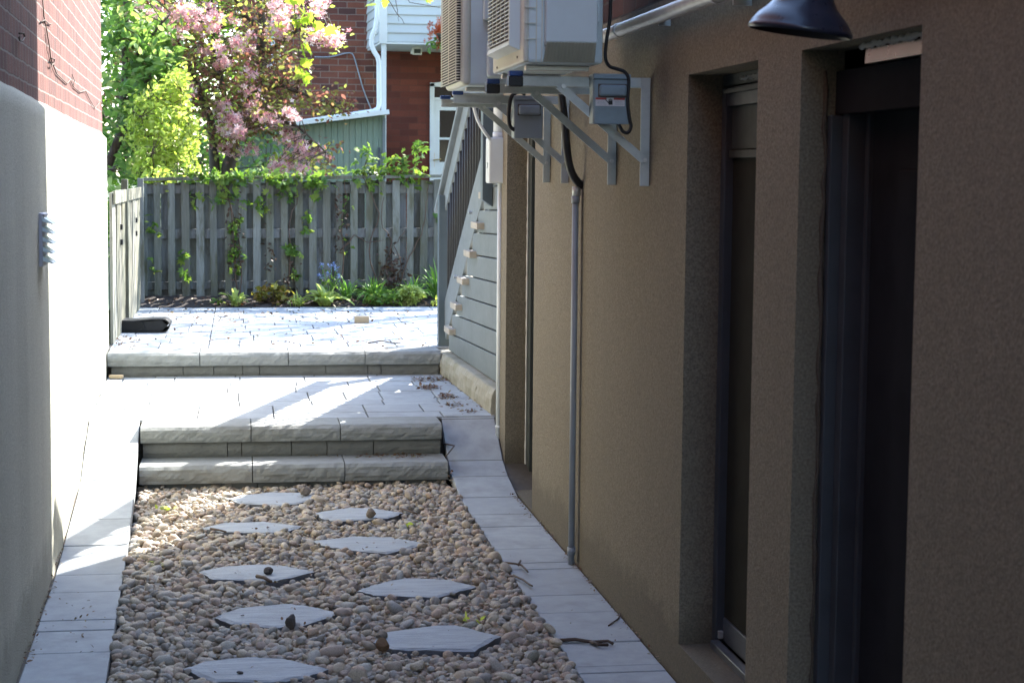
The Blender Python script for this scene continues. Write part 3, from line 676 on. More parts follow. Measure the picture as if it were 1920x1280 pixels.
m.prism([(0.905, 6.0, 2.086), (0.942, 6.0, 2.070), (0.942, 6.0, 2.112), (0.912, 6.0, 2.104)], (0, 0.525, 0), 0)
m.prism([(0.907, 5.983, 2.086), (0.942, 5.972, 2.070), (0.942, 5.972, 2.78), (0.910, 5.983, 2.78)], (0, 0.016, 0), 1)
m.build('grille_frame', [M['ac_cream'], M['ac_grey']], A)
m = MB(); wires(m, 0.909, 6.0, 6.52, 2.112, 2.78, 0.0135, 0.0022, 6); m.build('grille', M['ac_cream'], A, smooth=True)
m = MB()   # valve cover: box whose underside slopes back, ribbed
m.prism([(1.012, y0 - 0.004, 2.078), (1.012, y0 - 0.004, 2.78), (1.012, y0 - 0.042, 2.78), (1.012, y0 - 0.042, 2.090), ], (0.176, 0, 0))
m.build('valve_cover', M['ac_grey'], A, bevel=0.004)
m = MB(); m.prism([(1.010, y0 - 0.003, 2.026), (1.016, y0 - 0.042, 2.089), (1.184, y0 - 0.042, 2.089), (1.186, y0 - 0.003, 2.026)], (0, 0.006, 0.0))
for k in range(15):
    x = 1.018 + 0.0115 * k; m.beam((x - 0.001, y0 - 0.006, 2.030), (x + 0.001, y0 - 0.043, 2.0885), 0.0045, 0.006)
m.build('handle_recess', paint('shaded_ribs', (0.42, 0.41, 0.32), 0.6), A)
m = MB(); m.box(1.188, 1.198, y0 - 0.03, y0 - 0.002, 2.16, 2.78); m.build('service_panel', M['ac_grey'], A, bevel=0.002)
for p in ((6.50, 2.04), (6.02, 2.048)):
    m = MB(); m.tube([(0.944, p[0], p[1]), (0.939, p[0], p[1])], 0.004, 8); m.build('screw', M['black'], A)
for q in (6.01, 6.56): onebox('mounting_rail', M['galv'], A, 0.97, 1.19, q, q + .04, 2.004, 2.0215, bevel=0.002)
B = thing('air_conditioner', 'farther wall mounted air conditioner with rounded corner and fine wire grille', 'air conditioner', (1.08, 7.8, 2.02), 'outdoor air conditioner units')
y0, y1 = 7.43, 8.00; zb = 2.018
m = MB(); m.box(0.945, 1.21, y0, y1, zb, 2.86); m.build('casing', M['ac_grey'], B, bevel=0.012)
m = MB(); m.box(0.921, 0.965, y0 - 0.012, y1, zb + 0.002, 2.86); m.build('front_panel', M['ac_cream'], B, bevel=0.02, seg=4)
m = MB(); m.box(0.906, 0.9205, y0 + 0.012, y1 - 0.03, zb + 0.02, 2.86); m.build('grille_backing', M['ac_dark'], B)
m = MB(); wires(m, 0.899, y0 - 0.004, y1 - 0.02, zb + 0.02, 2.86, 0.0118, 0.0026, 3, 0.03); m.build('grille', M['ac_cream'], B, smooth=True)
m = MB(); m.box(1.028, 1.10, y0 - 0.045, y0 - 0.001, 2.052, 2.205); m.build('valve_cover', M['ac_grey'], B, bevel=0.014, seg=4)
m = MB(); m.box(1.012, 1.09, y0 - 0.05, y0 - 0.001, 2.29, 2.46); m.build('junction_box', M['ac_grey'], B, bevel=0.006)
m = MB()
for k in range(3): m.tube([(1.045 + .008 * k, y0 - 0.03, 2.29), (1.046 + .008 * k, y0 - 0.035, 2.24), (1.07 + .01 * k, y0 - 0.03, 2.17), (1.085 + .01 * k, y0 - 0.02, 2.12)], 0.0028, 5)
m.build('control_cable', M['pvc_grey'], B, smooth=True)
for q in (7.545, 8.01): onebox('mounting_rail', M['galv'], B, 0.96, 1.19, q, q + .04, 2.003, 2.0175, bevel=0.002)
# ------------------------------------------------------------------ switch boxes
def switch_box(y, x0, x1, z0, z1, mat, label, danger):
    S = thing('switch_box', label, 'switch box', ((x0 + x1) / 2, y + 0.04, z0), 'electrical switch boxes')
    m = MB(); m.box(x0, x1, y + 0.008, y + 0.075, z0 + 0.002, z1 - 0.003); m.build('box_body', mat, S, bevel=0.003)
    w = x1 - x0; h = z1 - z0
    m = MB(); m.box(x0 + 0.003, x1 - 0.002, y, y + 0.0075, z0, z1 - h * 0.11); m.build('cover', mat, S, bevel=0.002)
    m = MB(); m.box(x0 - 0.002, x1 + 0.002, y - 0.006, y + 0.077, z1 - h * 0.105, z1); m.build('hood', mat, S, bevel=0.003)
    m = MB(); m.box(x0 + w * 0.14, x1 - w * 0.14 + 0.004, y - 0.022, y - 0.0005, z0 + h * 0.55, z0 + h * 0.78); m.build('handle', mat, S, bevel=0.009, seg=3)
    m = MB(); m.box(x0 + w * 0.12, x1 - w * 0.12 + 0.004, y - 0.0012, y - 0.0003, z0 + h * 0.535, z0 + h * 0.80); m.build('handle_seam', M['rust'], S)
    m = MB(); c = (x0 + w * 0.5, z0 + h * 0.2)
    for k in range(3): m.tube([(c[0] - 0.018 + k * 0.014, y - 0.0006, c[1]), (c[0] - 0.012 + k * 0.014, y - 0.0008, c[1] + 0.006), (c[0] - 0.004 + k * 0.014, y - 0.0006, c[1] - 0.001)], 0.0012, 4)
    m.build('embossed_mark', mat, S)
    if danger:
        lx0, lx1, lz0, lz1 = x0 + w * 0.055, x0 + w * 0.86, z0 + h * 0.36, z0 + h * 0.525
        m = MB(); m.box(lx0, lx1, y - 0.0018, y - 0.0004, lz0, lz1, 0)
        lw_ = lx1 - lx0; hz = (lz1 - lz0)
        m.box(lx0, lx0 + lw_ * 0.37, y - 0.0026, y - 0.0019, lz1 - hz * 0.24, lz1, 1); m.box(lx0 + lw_ * 0.62, lx1, y - 0.0026, y - 0.0019, lz1 - hz * 0.24, lz1, 1)
        xc = lx0 + lw_ * 0.5
        m.box(xc - 0.006, xc + 0.008, y - 0.0026, y - 0.0019, lz0 + hz * .15, lz0 + hz * .62, 2)
        for k in range(4): m.box(xc - 0.006 + k * 0.0036, xc - 0.0036 + k * 0.0036, y - 0.0026, y - 0.0019, lz0 + hz * .62, lz0 + hz * (.82 + .06 * (k in (1, 2))), 2)
        m.prism([(xc - 0.010, y - 0.0026, lz0 + hz * .45), (xc - 0.006, y - 0.0026, lz0 + hz * .3), (xc - 0.006, y - 0.0026, lz0 + hz * .5), (xc - 0.013, y - 0.0026, lz0 + hz * .68)], (0, 0.0007, 0), 2)
        m.prism([(xc - 0.018, y - 0.0026, lz0 + hz * .75), (xc - 0.011, y - 0.0026, lz0 + hz * .5), (xc - 0.014, y - 0.0026, lz0 + hz * .74), (xc - 0.011, y - 0.0026, lz0 + hz * .9)], (0, 0.0007, 0), 2)
        for a_, b_ in ((0.0, 0.36), (0.63, 0.98)):
            for k in range(3): m.box(lx0 + lw_ * a_ + 0.003, lx0 + lw_ * (b_ - 0.04 * k), y - 0.0023, y - 0.0019, lz0 + hz * (.2 + .17 * k), lz0 + hz * (.23 + .17 * k), 3)
        lab = m.build('warning_label', [M['label_white'], M['label_red'], M['black'], M['pvc_grey']], S)
    return S
switch_box(5.935, 1.192, 1.318, 1.822, 1.992, M['box_blue'], 'blue grey switch box with a red and white warning label', True)
switch_box(7.46, 1.155, 1.281, 1.802, 1.982, M['box_grey'], 'darker grey switch box without a label, under the farther air conditioner', False)
# cables, hose, pipes
def cable(name, pts, r, mat, label, n=8, smoothit=True, cat='cable'):
    """smooth curve through the points"""
    P = [Vector(p) for p in pts]; out = []
    for i in range(len(P) - 1):
        p0, p1, p2, p3 = P[max(i - 1, 0)], P[i], P[i + 1], P[min(i + 2, len(P) - 1)]
        for k in range(6):
            t_ = k / 6
            out.append(0.5 * ((2 * p1) + (p2 - p0) * t_ + (2 * p0 - 5 * p1 + 4 * p2 - p3) * t_ ** 2 + (3 * p1 - p0 - 3 * p2 + p3) * t_ ** 3))
    out.append(P[-1])
    m = MB(); m.tube(out, r, n); o = m.build(name, mat, None, smooth=True)
    return tag(o, label, cat)
Yc = 5.93
cable('power_cable', [at(x, y, Y=Yc) for x, y in ((1146, -60), (1145, 0), (1143, 40), (1137, 78), (1135, 108), (1142, 124), (1158, 130), (1172, 136), (1179, 152), (1177, 190), (1180, 220), (1183, 238), (1177, 249), (1167, 246), (1160, 234))], 0.0062, M['black'], 'black cable dropping past the nearer air conditioner and looping under the blue switch box')
cable('power_cable', [at(x, y, Y=7.47) for x, y in ((985, 178), (978, 173), (968, 174), (959, 182), (955, 200), (954, 225), (957, 238), (965, 244))], 0.0085, M['black'], 'short black cable curling along the grey switch box without a label')
cable('hose', [at(1052, 150, Y=7.2), at(1053, 180, Y=7.2), at(1059, 230, Y=7.2), at(1063, 280, Y=7.2), at(1070, 318, Y=7.2), at(1082, 340, Y=7.22), at(1096, 350, Y=7.24)], 0.0165, M['black'], 'thick black insulated hose bending into the grey wall conduit', cat='hose')
cond = thing('conduit_pipe', 'tall grey conduit pipe running down the taupe wall under the black hose', 'pipe', (1.383, 7.24, 0))
m = MB(); m.tube([(1.383, 7.24, 0.0), (1.383, 7.24, 1.585)], 0.0135, 14); m.build('pipe', M['pvc_grey'], cond, smooth=True)
for z in (0.045, 1.53):
    m = MB(); m.tube([(1.383, 7.24, z), (1.383, 7.24, z + 0.03)], 0.0175, 14); m.build('coupling', M['pvc_grey'], cond, smooth=True)
m = MB(); m.tube([(1.386, 7.24, 1.56), (1.386, 7.24, 1.60)], 0.018, 12); m.build('hose_seal', M['metal'], cond, smooth=True)
cable('thin_cable', [(1.404, 7.205, 0.02), (1.404, 7.205, 0.8), (1.404, 7.21, 1.59)], 0.004, paint('beige_cable', (0.22, 0.18, 0.13), 0.6), 'thin beige cable fixed to the wall right beside the grey conduit')
wp = thing('white_conduit', 'white conduit with a plastic box at the far end of the taupe wall', 'conduit', (1.375, 9.57, 0.05))
pw = at(936, 600, Y=9.55).x
m = MB(); m.tube([(pw, 9.55, 0.075), (pw, 9.55, 1.6)], 0.0145, 14); m.build('pipe', M['pvc_white'], wp, smooth=True)
m = MB(); m.tube([(pw, 9.55, 0.25), (pw, 9.55, 0.265)], 0.019, 14); m.build('coupling', M['pvc_white'], wp, smooth=True)
pa, pb = at(917, 258, Y=9.49), at(947, 344, Y=9.49)
m = MB(); m.box(pa.x, pb.x, 9.49, 9.62, pb.z, pa.z); m.build('conduit_box', M['pvc_white'], wp, bevel=0.01, seg=3)
m = MB(); m.tube([(at(938, 220, Y=9.56).x, 9.56, pa.z - 0.005), (at(938, 220, Y=9.56).x, 9.56, 2.3)], 0.037, 18); m.tube([(at(938, 220, Y=9.56).x, 9.56, pa.z), (at(938, 220, Y=9.56).x, 9.56, pa.z + 0.03)], 0.041, 18); m.build('upper_pipe', M['pvc_white'], wp, smooth=True)
m = MB(); m.box(pa.x - 0.004, pa.x - 0.0005, 9.53, 9.55, 1.68, 1.71); m.build('clip', M['metal'], wp)
cable('white_cable', [at(885, 180, Y=9.45), at(890, 207, Y=9.45), at(897, 228, Y=9.45), at(908, 247, Y=9.45), at(919, 262, Y=9.47)], 0.009, M['pvc_white'], 'white flexible cable curving down into the white plastic box')
# galvanised pipe above the window
pc = at(1240, 28, X=1.362)
gp = thing('overhead_pipe', 'shiny galvanised pipe running level along the top of the taupe wall', 'pipe', (1.362, 5.5, pc.z))
m = MB(); m.tube([(1.362, 6.62, pc.z), (1.362, 2.2, pc.z)], 0.0245, 20); m.build('pipe', M['galv'], gp, smooth=True)
for q in (6.30, 4.98):
    m = MB(); m.tube([(1.362, q, pc.z), (1.362, q + .04, pc.z)], 0.0275, 20); m.build('coupling', M['galv'], gp, smooth=True)
onebox('pipe_clip', M['metal'], gp, 1.355, 1.409, 4.80, 4.803, pc.z - 0.05, pc.z - 0.02); onebox('pipe_clip', M['metal'], gp, 1.37, 1.409, 5.74, 5.75, pc.z - 0.03, pc.z + 0.03)
# barn lamp
lc = at(1500, 60, Y=3.85)
LP = thing('wall_lamp', 'navy blue bell shaped barn lamp hanging on the dark wall', 'lamp', tuple(lc))
Rm = Matrix.Rotation(math.radians(7), 3, 'Y') @ Matrix.Rotation(math.radians(3), 3, 'X')
pro = [(0.1135, -0.004), (0.1165, -0.002), (0.1175, 0.003), (0.1155, 0.008), (0.1135, 0.010), (0.110, 0.018), (0.099, 0.033), (0.086, 0.045), (0.074, 0.058), (0.065, 0.074), (0.060, 0.095), (0.056, 0.125), (0.046, 0.150), (0.03, 0.165), (0.022, 0.172), (0.022, 0.215)]
m = MB(); m.lathe(pro, 64, lc, Rm); m.build('lamp_shade', M['lamp'], LP, smooth=True)
pin = [(0.1133, -0.0035), (0.108, 0.016), (0.097, 0.031), (0.084, 0.043), (0.072, 0.056), (0.063, 0.072), (0.05, 0.12), (0.0, 0.13)]
m = MB(); m.lathe(pin, 64, lc, Rm); m.build('shade_inside', M['lamp_in'], LP, smooth=True)
m = MB(); m.tube([lc + Rm @ Vector((0, 0, 0.125)), lc + Rm @ Vector((0, 0, 0.08))], 0.016, 12); m.lathe([(0.0, 0.03), (0.02, 0.034), (0.03, 0.05), (0.026, 0.07), (0.014, 0.085)], 20, lc, Rm); m.build('bulb', M['pvc_white'], LP, smooth=True)
top = lc + Rm @ Vector((0, 0, 0.21))
gn = [top + Vector((0, 0, 0)), top + Vector((0.0, 0, 0.05)), top + Vector((0.02, 0, 0.09)), top + Vector((0.06, 0, 0.105)), top + Vector((0.11, 0, 0.10)), Vector((XR - 0.002, top.y, top.z + 0.09))]
m = MB(); m.tube(gn, 0.011, 12); m.build('arm', M['lamp'], LP, smooth=True)
m = MB(); m.tube([Vector((XR + 0.02, top.y, top.z + 0.09)), Vector((XR - 0.012, top.y, top.z + 0.09))], 0.05, 24); m.build('wall_plate', M['lamp'], LP)
# ------------------------------------------------------------------ stair
ST = thing('outdoor_stair', 'grey outdoor stair with black balusters climbing along the house', 'stair', (1.9, 11, ZT))
SL = 0.66
def znose(y): return 0.622 + SL * (11.852 - y)
# siding boards under the stair (slightly sloping, each ending under its tread)
zr = [0.452, 0.613, 0.752, 0.892, 1.031, 1.170, 1.309, 1.448, 1.587, 1.726, 1.86]
for k in range(10):
    z0, z1 = zr[k] + (0 if k == 0 else 0.004), zr[k + 1] - 0.004
    yl = min(11.86, 11.852 - ((z0 + z1) / 2 + 0.02 - 0.622) / SL) if k else 11.86
    if yl < 9.75: break
    sl = -0.02
    f = lambda y, z: (z + (sl * (y - 9.75) if k or z > 0.5 else 0.0))
    m = MB(); v = [(sx(y) + dx, y, f(y, z)) for y in (9.69, yl) for dx in (0, 0.025) for z in (z0, z1)]
    m.add(v, [(0, 1, 3, 2), (4, 6, 7, 5), (0, 4, 5, 1), (2, 3, 7, 6), (0, 2, 6, 4), (1, 5, 7, 3)])
    m.build('siding_board', M['siding_grey'], ST, bevel=0.003)
m = MB(); v = []
m.prism([(sx(11.8) + 0.03, 11.80, 0.45), (sx(9.7) + 0.03, 9.70, 0.45), (sx(9.7) + 0.03, 9.70, 1.9), (sx(9.85) + 0.03, 9.85, 1.88)], (0.02, 0, 0)); m.build('siding_backing', M['black'], ST)
for k in range(8):
    y = 11.852 - 0.279 * k; z = 0.622 + 0.184 * k
    m = MB(); m.box(sx(y) - 0.036, 2.35, y - 0.285, y, z - 0.040, z); m.build('tread', M['tread_wood'], ST, bevel=0.004)
    if k: 
        m = MB(); m.box(sx(y) + 0.05, 2.34, y - 0.275, y - 0.262, z - 0.03, z + 0.142); m.build('riser', M['siding_grey'], ST)
m = MB(); m.box(sx(9.6) - 0.02, 2.5, 9.685, 9.9, 1.86, 1.90); m.build('deck', M['siding_grey'], ST)
py = 12.05
m = MB(); m.box(sx(py) - 0.045, sx(py) + 0.045, py, py + 0.09, ZT, 1.50); m.build('newel_post', M['slate_paint'], ST, bevel=0.004)
def zrail(y): return 1.455 + SL * (12.25 - y)
xs = lambda y: sx(y) + 0.015
m = MB(); m.beam((xs(12.36) - 0.006, 12.36, zrail(12.36)), (xs(9.75) - 0.006, 9.75, zrail(9.75)), 0.09, 0.035); m.build('handrail', M['rail_grey'], ST, bevel=0.004)
m = MB(); m.beam((xs(12.13), 12.13, zrail(12.13) - 0.105), (xs(9.75), 9.75, zrail(9.75) - 0.105), 0.038, 0.14); m.build('upper_rail', M['rail_grey'], ST, bevel=0.004)
zlow = lambda y: znose(y) + 0.14
m = MB(); m.beam((xs(12.07), 12.07, zlow(12.07)), (xs(9.75), 9.75, zlow(9.75)), 0.036, 0.25); m.build('lower_rail', M['rail_grey'], ST, bevel=0.004)
n = 0
y = 11.98
while y > 9.8:
    m = MB(); m.tube([(xs(y), y, zlow(y) + 0.1), (xs(y), y, zrail(y) - 0.12)], 0.0125, 8); m.build('baluster', M['black_rail'], ST, smooth=True)
    m = MB(); m.tube([(2.31, y, zlow(y) + 0.02), (2.31, y, zrail(y) - 0.12)], 0.0125, 8); m.build('baluster', M['black_rail'], ST, smooth=True); y -= 0.105
m = MB(); m.beam((2.31, 12.13, zrail(12.13) - 0.08), (2.31, 9.75, zrail(9.75) - 0.08), 0.06, 0.14); m.build('handrail', M['rail_grey'], ST, bevel=0.004)
m = MB(); m.beam((2.335, 12.07, zlow(12.07)), (2.335, 9.75, zlow(9.75)), 0.036, 0.25); m.build('lower_rail', M['rail_grey'], ST, bevel=0.004)
pz = at(912, 360, Y=10.2)
m = MB(); m.prism([(pz.x - 0.03, 10.15, 1.50), (pz.x + 0.03, 10.15, 1.46), (pz.x + 0.03, 10.15, 2.75), (pz.x - 0.03, 10.15, 2.75)], (0, 0.09, 0)); m.build('upper_post', M['slate_paint'], ST, bevel=0.003)
for yy, zz in ((10.25, zlow(10.25)), (10.42, zlow(10.42) - 0.01), (10.9, zlow(10.9) + .02), (11.5, zlow(11.5) - .02)):
    m = MB(); m.tube([(xs(yy) - 0.038, yy, zz), (xs(yy) - 0.012, yy, zz)], 0.011, 8); m.build('bolt', M['galv'], ST)
# ------------------------------------------------------------------ stepping stones
SS = [
 ('thin slanted stepping stone closest to the steps, a small tan rock on its right edge', [(430, 934), (447, 928), (512, 922), (564, 923), (603, 931), (562, 942), (528, 946), (450, 943)]),
 ('stepping stone right of the one closest to the steps, a pebble on its front', [(592, 960), (655, 951), (695, 952), (757, 960), (727, 971), (632, 976), (604, 972)]),
 ('half sunlit stepping stone crossed by the shadow edge on the left', [(378, 989), (415, 980), (494, 977), (566, 985), (544, 994), (497, 999), (418, 996)]),
 ('broad pale stepping stone right of the half sunlit one', [(588, 1013), (660, 1005), (735, 1006), (802, 1018), (726, 1036), (652, 1030), (606, 1022)]),
 ('stepping stone with one dark pebble lying on its middle', [(372, 1071), (419, 1061), (482, 1057), (538, 1061), (594, 1071), (512, 1088), (400, 1085)]),
 ('bare stepping stone on the right with a notched left tip and a straight front', [(670, 1105), (730, 1087), (765, 1083), (845, 1086), (893, 1098), (820, 1119), (700, 1115)]),
 ('big stepping stone with an upright dark rock at its front edge', [(402, 1155), (444, 1139), (528, 1131), (575, 1134), (640, 1149), (569, 1171), (512, 1175), (434, 1168)]),
 ('big stepping stone with a round brown rock at its left tip', [(700, 1202), (720, 1185), (810, 1172), (855, 1171), (940, 1192), (890, 1219), (735, 1216)]),
 ('stepping stone closest to the camera with a tiny dark crumb on it', [(343, 1252), (381, 1239), (466, 1230), (531, 1233), (616, 1252), (569, 1269), (512, 1277), (400, 1275)]),
]
stone_polys = []
for lab, px in SS:
    P = [at(x, y, z=0.016) for x, y in px]
    c = sum(P, Vector()) / len(P); top = []
    for i in range(len(P)):          # break the straight edges a little
        a_, b_ = P[i], P[(i + 1) % len(P)]; top.append(a_)
        for k in (1, 2, 3, 4):
            q = a_.lerp(b_, k / 5); q += (q - c) * rs.uniform(-0.028, 0.028); top.append(q)
    stone_polys.append([(p.x, p.y) for p in top])
    n = len(top); m = MB()
    inn = [c.lerp(p, 0.93) for p in top]
    vs = [Vector((p.x, p.y, 0.018 + rs.uniform(-.002, .001))) for p in inn] + [Vector((p.x, p.y, 0.0135 + rs.uniform(-.003, .002))) for p in top] + [Vector((c.x + (p.x - c.x) * 0.985, p.y + (p.y - c.y) * -0.01, -0.02)) for p in top]
    m.add(vs, [tuple(range(n))] + [(k, n + k, n + (k + 1) % n, (k + 1) % n) for k in range(n)], 0)
    m.add(vs, [(n + k, 2 * n + k, 2 * n + (k + 1) % n, n + (k + 1) % n) for k in range(n)], 1)
    tag(m.build('stepping_stone', [M['slab'], M['slab_edge']]), lab, 'stepping stone', 'flagstones laid across the gravel')
# small rocks lying about
def rock(px, py, z, s, mat, label, sq=(1, 1, 1)):
    p = at(px, py, z=z)
    bm = bmesh.new(); bmesh.ops.create_icosphere(bm, subdivisions=2, radius=1.0)
    ph = [rs.uniform(0, 6) for _ in range(4)]
    pl = [(Vector((rs.uniform(-1, 1), rs.uniform(-1, 1), rs.uniform(-1, 1))).normalized(), rs.uniform(0.5, 0.8)) for _ in range(7)]
    for v in bm.verts:
        for nrm, d in pl:
            q = v.co.dot(nrm)
            if q > d: v.co -= nrm * (q - d) * 0.9
        v.co = Vector((v.co.x * s * sq[0], v.co.y * s * sq[1], v.co.z * s * sq[2]))
    zmin = min(v.co.z for v in bm.verts)
    me = bpy.data.meshes.new('small_rock'); bm.to_mesh(me); bm.free(); me.materials.append(mat)
    o = bpy.data.objects.new('small_rock', me); COL.objects.link(o); o.location = p + Vector((0, 0, -zmin - 0.002)); o.rotation_euler = (0, 0, rs.uniform(0, 6))
    tag(o, label, 'rock')
rock(503, 1076, 0.018, 0.022, M['rock_dark'], 'small dark pebble alone on the middle of a stepping stone', (1, .9, .8))
rock(545, 1180, 0.02, 0.024, M['rock_dark'], 'upright dark angular rock at the front of a big stepping stone', (.9, .8, 1.35))
rock(718, 1220, 0.015, 0.026, M['rock_brown'], 'round brown rock at the left tip of a stepping stone')
rock(715, 1196, 0.015, 0.026, M['rock_tan'], 'brownish flat rock just behind the round brown rock', (1, .9, .7))
rock(573, 928, 0.018, 0.034, M['rock_tan'], 'tan rock on the right of the stepping stone closest to the steps', (1.05, .8, .75))
rock(696, 970, 0.018, 0.028, M['rock_tan'], 'tan pebble on the front of the second stepping stone', (1.0, .9, .95))
rock(451, 1262, 0.018, 0.012, M['rock_dark'], 'tiny dark crumb on the nearest stepping stone', (1.3, .8, .6))
# ------------------------------------------------------------------ gravel
def ico(sub):
    bm = bmesh.new(); bmesh.ops.create_icosphere(bm, subdivisions=sub, radius=1.0)
    v = np.array([x.co[:] for x in bm.verts]); f = [tuple(q.index for q in p.verts) for p in bm.faces]; bm.free(); return v, f
def pebdef(V):
    N = len(V); r = np.random.default_rng(3)
    for _ in range(3):
        k = r.normal(0, 1.5, (N, 1, 3)); p = r.uniform(0, 6.28, (N, 1))
        V = V * (1 + 0.09 * np.sin((V * k).sum(-1) + p))[..., None]
    for _ in range(6):
        nrm = r.normal(0, 1, (N, 1, 3)); nrm /= np.linalg.norm(nrm, axis=-1, keepdims=True); d = r.uniform(0.5, 0.92, (N, 1))
        q = (V * nrm).sum(-1); ex = np.maximum(0, q - d) * 0.85
        V = V - ex[..., None] * nrm
    return V
def inside(px, py, poly, grow=0.0):
    c = np.mean(poly, 0); poly = [((x - c[0]) * (1 + grow) + c[0], (y - c[1]) * (1 + grow) + c[1]) for x, y in poly]
    r = np.zeros(len(px), bool); n = len(poly)
    for i in range(n):
        x1, y1 = poly[i]; x2, y2 = poly[(i + 1) % n]
        c_ = ((y1 > py) != (y2 > py)) & (px < (x2 - x1) * (py - y1) / (y2 - y1 + 1e-12) + x1); r ^= c_
    return r
def pebbles(ya, yb, sub, name, seed):
    r = np.random.default_rng(seed); P = []; Sz = []
    for layer, (sp, z0, zj, smin, smax) in enumerate(((0.026, -0.022, 0.006, 0.012, 0.020), (0.0265, -0.006, 0.007, 0.009, 0.0215), (0.062, 0.007, 0.006, 0.008, 0.026))):
        xs_ = np.arange(-0.7, 1.2, sp); ys_ = np.arange(ya, yb, sp * 0.87)
        X, Y = np.meshgrid(xs_, ys_); X = X + (np.arange(len(ys_)) % 2)[:, None] * sp / 2
        X = (X + r.normal(0, sp * 0.24, X.shape)).ravel(); Y = (Y + r.normal(0, sp * 0.24, Y.shape)).ravel()
        s = np.clip(r.lognormal(math.log((smin + smax) / 2 * 0.9), 0.36, len(X)), smin * 0.7, smax * 1.35)
        ok = (X > -0.437 - 0.0269 * (Y - 5.7) + 0.008) & (X < GR - 0.008) & (Y < 9.235)
        for poly in stone_polys: ok &= ~inside(X, Y, poly, 0.0 if layer == 0 else 0.045)
        X, Y, s = X[ok], Y[ok], s[ok]
        z = z0 + r.normal(0, zj, len(X)) + 0.006 * np.sin(X * 5 + 1) * np.sin(Y * 3.3)
        P.append(np.stack([X, Y, z], 1)); Sz.append(s)
    P = np.concatenate(P); s = np.concatenate(Sz); N = len(P)
    sc = np.stack([s * r.uniform(1.0, 1.45, N), s * r.uniform(0.8, 1.1, N), s * r.uniform(0.55, 0.85, N)], 1)
    v, f = ico(sub)
    o = instmesh(name, v, f, P, rots(N, tilt=0.33, rng=r), sc, M['pebble'], smooth=True, deform=pebdef)
    return o, N
gv, f1 = ico(2)
o1, n1 = pebbles(4.6, 9.3, 2, 'gravel', 21)
tag(o1, 'loose rounded river gravel in tan, grey and pink', 'gravel', kind='stuff')
print('pebbles', n1)
# ------------------------------------------------------------------ wooden fences
FY = 16.15
FN = thing('board_fence', 'weathered grey board fence with vines closing the back of the terrace', 'fence', (0.6, FY, 0.5))
fx0 = at(295, 450, Y=FY).x
def ftop(x): return 1.575 + 0.018 * (x + 0.8)
k = -1
while fx0 + 0.1262 * k < 2.4:
    x = fx0 + 0.1262 * k + rs.uniform(-.006, .006); w = rs.uniform(0.030, 0.036); ln = rs.uniform(-.008, .008)
    m = MB(); m.prism([(x - w, FY - 0.020, 0.49), (x + w, FY - 0.020, 0.49), (x + w + ln, FY - 0.020, ftop(x) - rs.uniform(.02, .045)), (x - w + ln, FY - 0.020, ftop(x) - .03)], (0, 0.018, 0)); m.build('front_board', M['fence_wood'], FN, bevel=0.002)
    x += 0.063; w = rs.uniform(0.034, 0.043); ln = rs.uniform(-.006, .006)
    m = MB(); m.prism([(x - w, FY + 0.040, 0.47), (x + w, FY + 0.040, 0.47), (x + w + ln, FY + 0.040, ftop(x) - rs.uniform(.02, .07)), (x - w + ln, FY + 0.040, ftop(x) - .04)], (0, 0.018, 0)); m.build('back_board', M['fence_back'], FN, bevel=0.002)
    k += 1
for z, h in ((1.085, 0.085), (1.485, 0.08), (0.62, 0.07)):
    m = MB(); m.beam((-0.86, FY + 0.019, z), (2.5, FY + 0.019, z + 0.03), 0.036, h); m.build('rail', M['fence_back'], FN, bevel=0.002)
xs_ = [-0.86, -0.1, 0.62, 1.3, 2.5]
for a, b in zip(xs_, xs_[1:]):
    m = MB(); m.beam((a + .003, FY + 0.01, ftop(a) + rs.uniform(-.006, .006)), (b - .003, FY + 0.01, ftop(b) + rs.uniform(-.006, .012)), 0.12, 0.03); m.build('top_cap', M['fence_wood'], FN, bevel=0.003)
m = MB(); px_ = at(597, 330, Y=FY + .1).x; m.box(px_ - 0.03, px_ + 0.03, FY + 0.06, FY + 0.12, 0.47, 1.66); m.build('post', M['fence_wood'], FN, bevel=0.004)
LF = thing('side_fence', 'sunlit pale leaning fence panels between the cream wall and the back fence', 'fence', (-0.86, 14, ZT))
def lf(x, y, X=-0.865): return at(x, y, X=X).y
segs = [(12.4, lf(234, 450)), (lf(238, 450), lf(263, 450)), (lf(268, 450), 15.98)]
for (a, b) in segs:
    n = max(2, int(round((b - a) / 0.34)))
    for i in range(n):
        ya, yb = a + (b - a) * i / n, a + (b - a) * (i + 1) / n - 0.006
        lean = rs.uniform(0.0, 0.02)
        m = MB(); m.prism([(-0.868 + rs.uniform(-.004, .004), ya, 0.455), (-0.868, yb, 0.455), (-0.868 - lean + .012, yb, 1.50), (-0.868 - lean + .012, ya, 1.50)], (-0.02, 0, 0)); m.build('panel_board', M['fence_light'], LF, bevel=0.003)
    m = MB(); m.box(-0.862, -0.846, a + 0.01, b - 0.012, 1.42, 1.51); m.build('top_band', M['fence_light'], LF, bevel=0.003)
    for z in (1.24, 1.13):
        m = MB(); ym = a + (b - a) * 0.62; m.box(-0.8745, -0.8505, ym, ym + 0.07, z - 0.02, z + 0.02); m.build('slot_plate', M['black'], LF)
for yp in (lf(236, 450), lf(265.5, 450)):
    m = MB(); m.box(-0.895, -0.845, yp - 0.03, yp + 0.03, 0.45, 1.585); m.build('post', M['fence_wood'], LF, bevel=0.004)
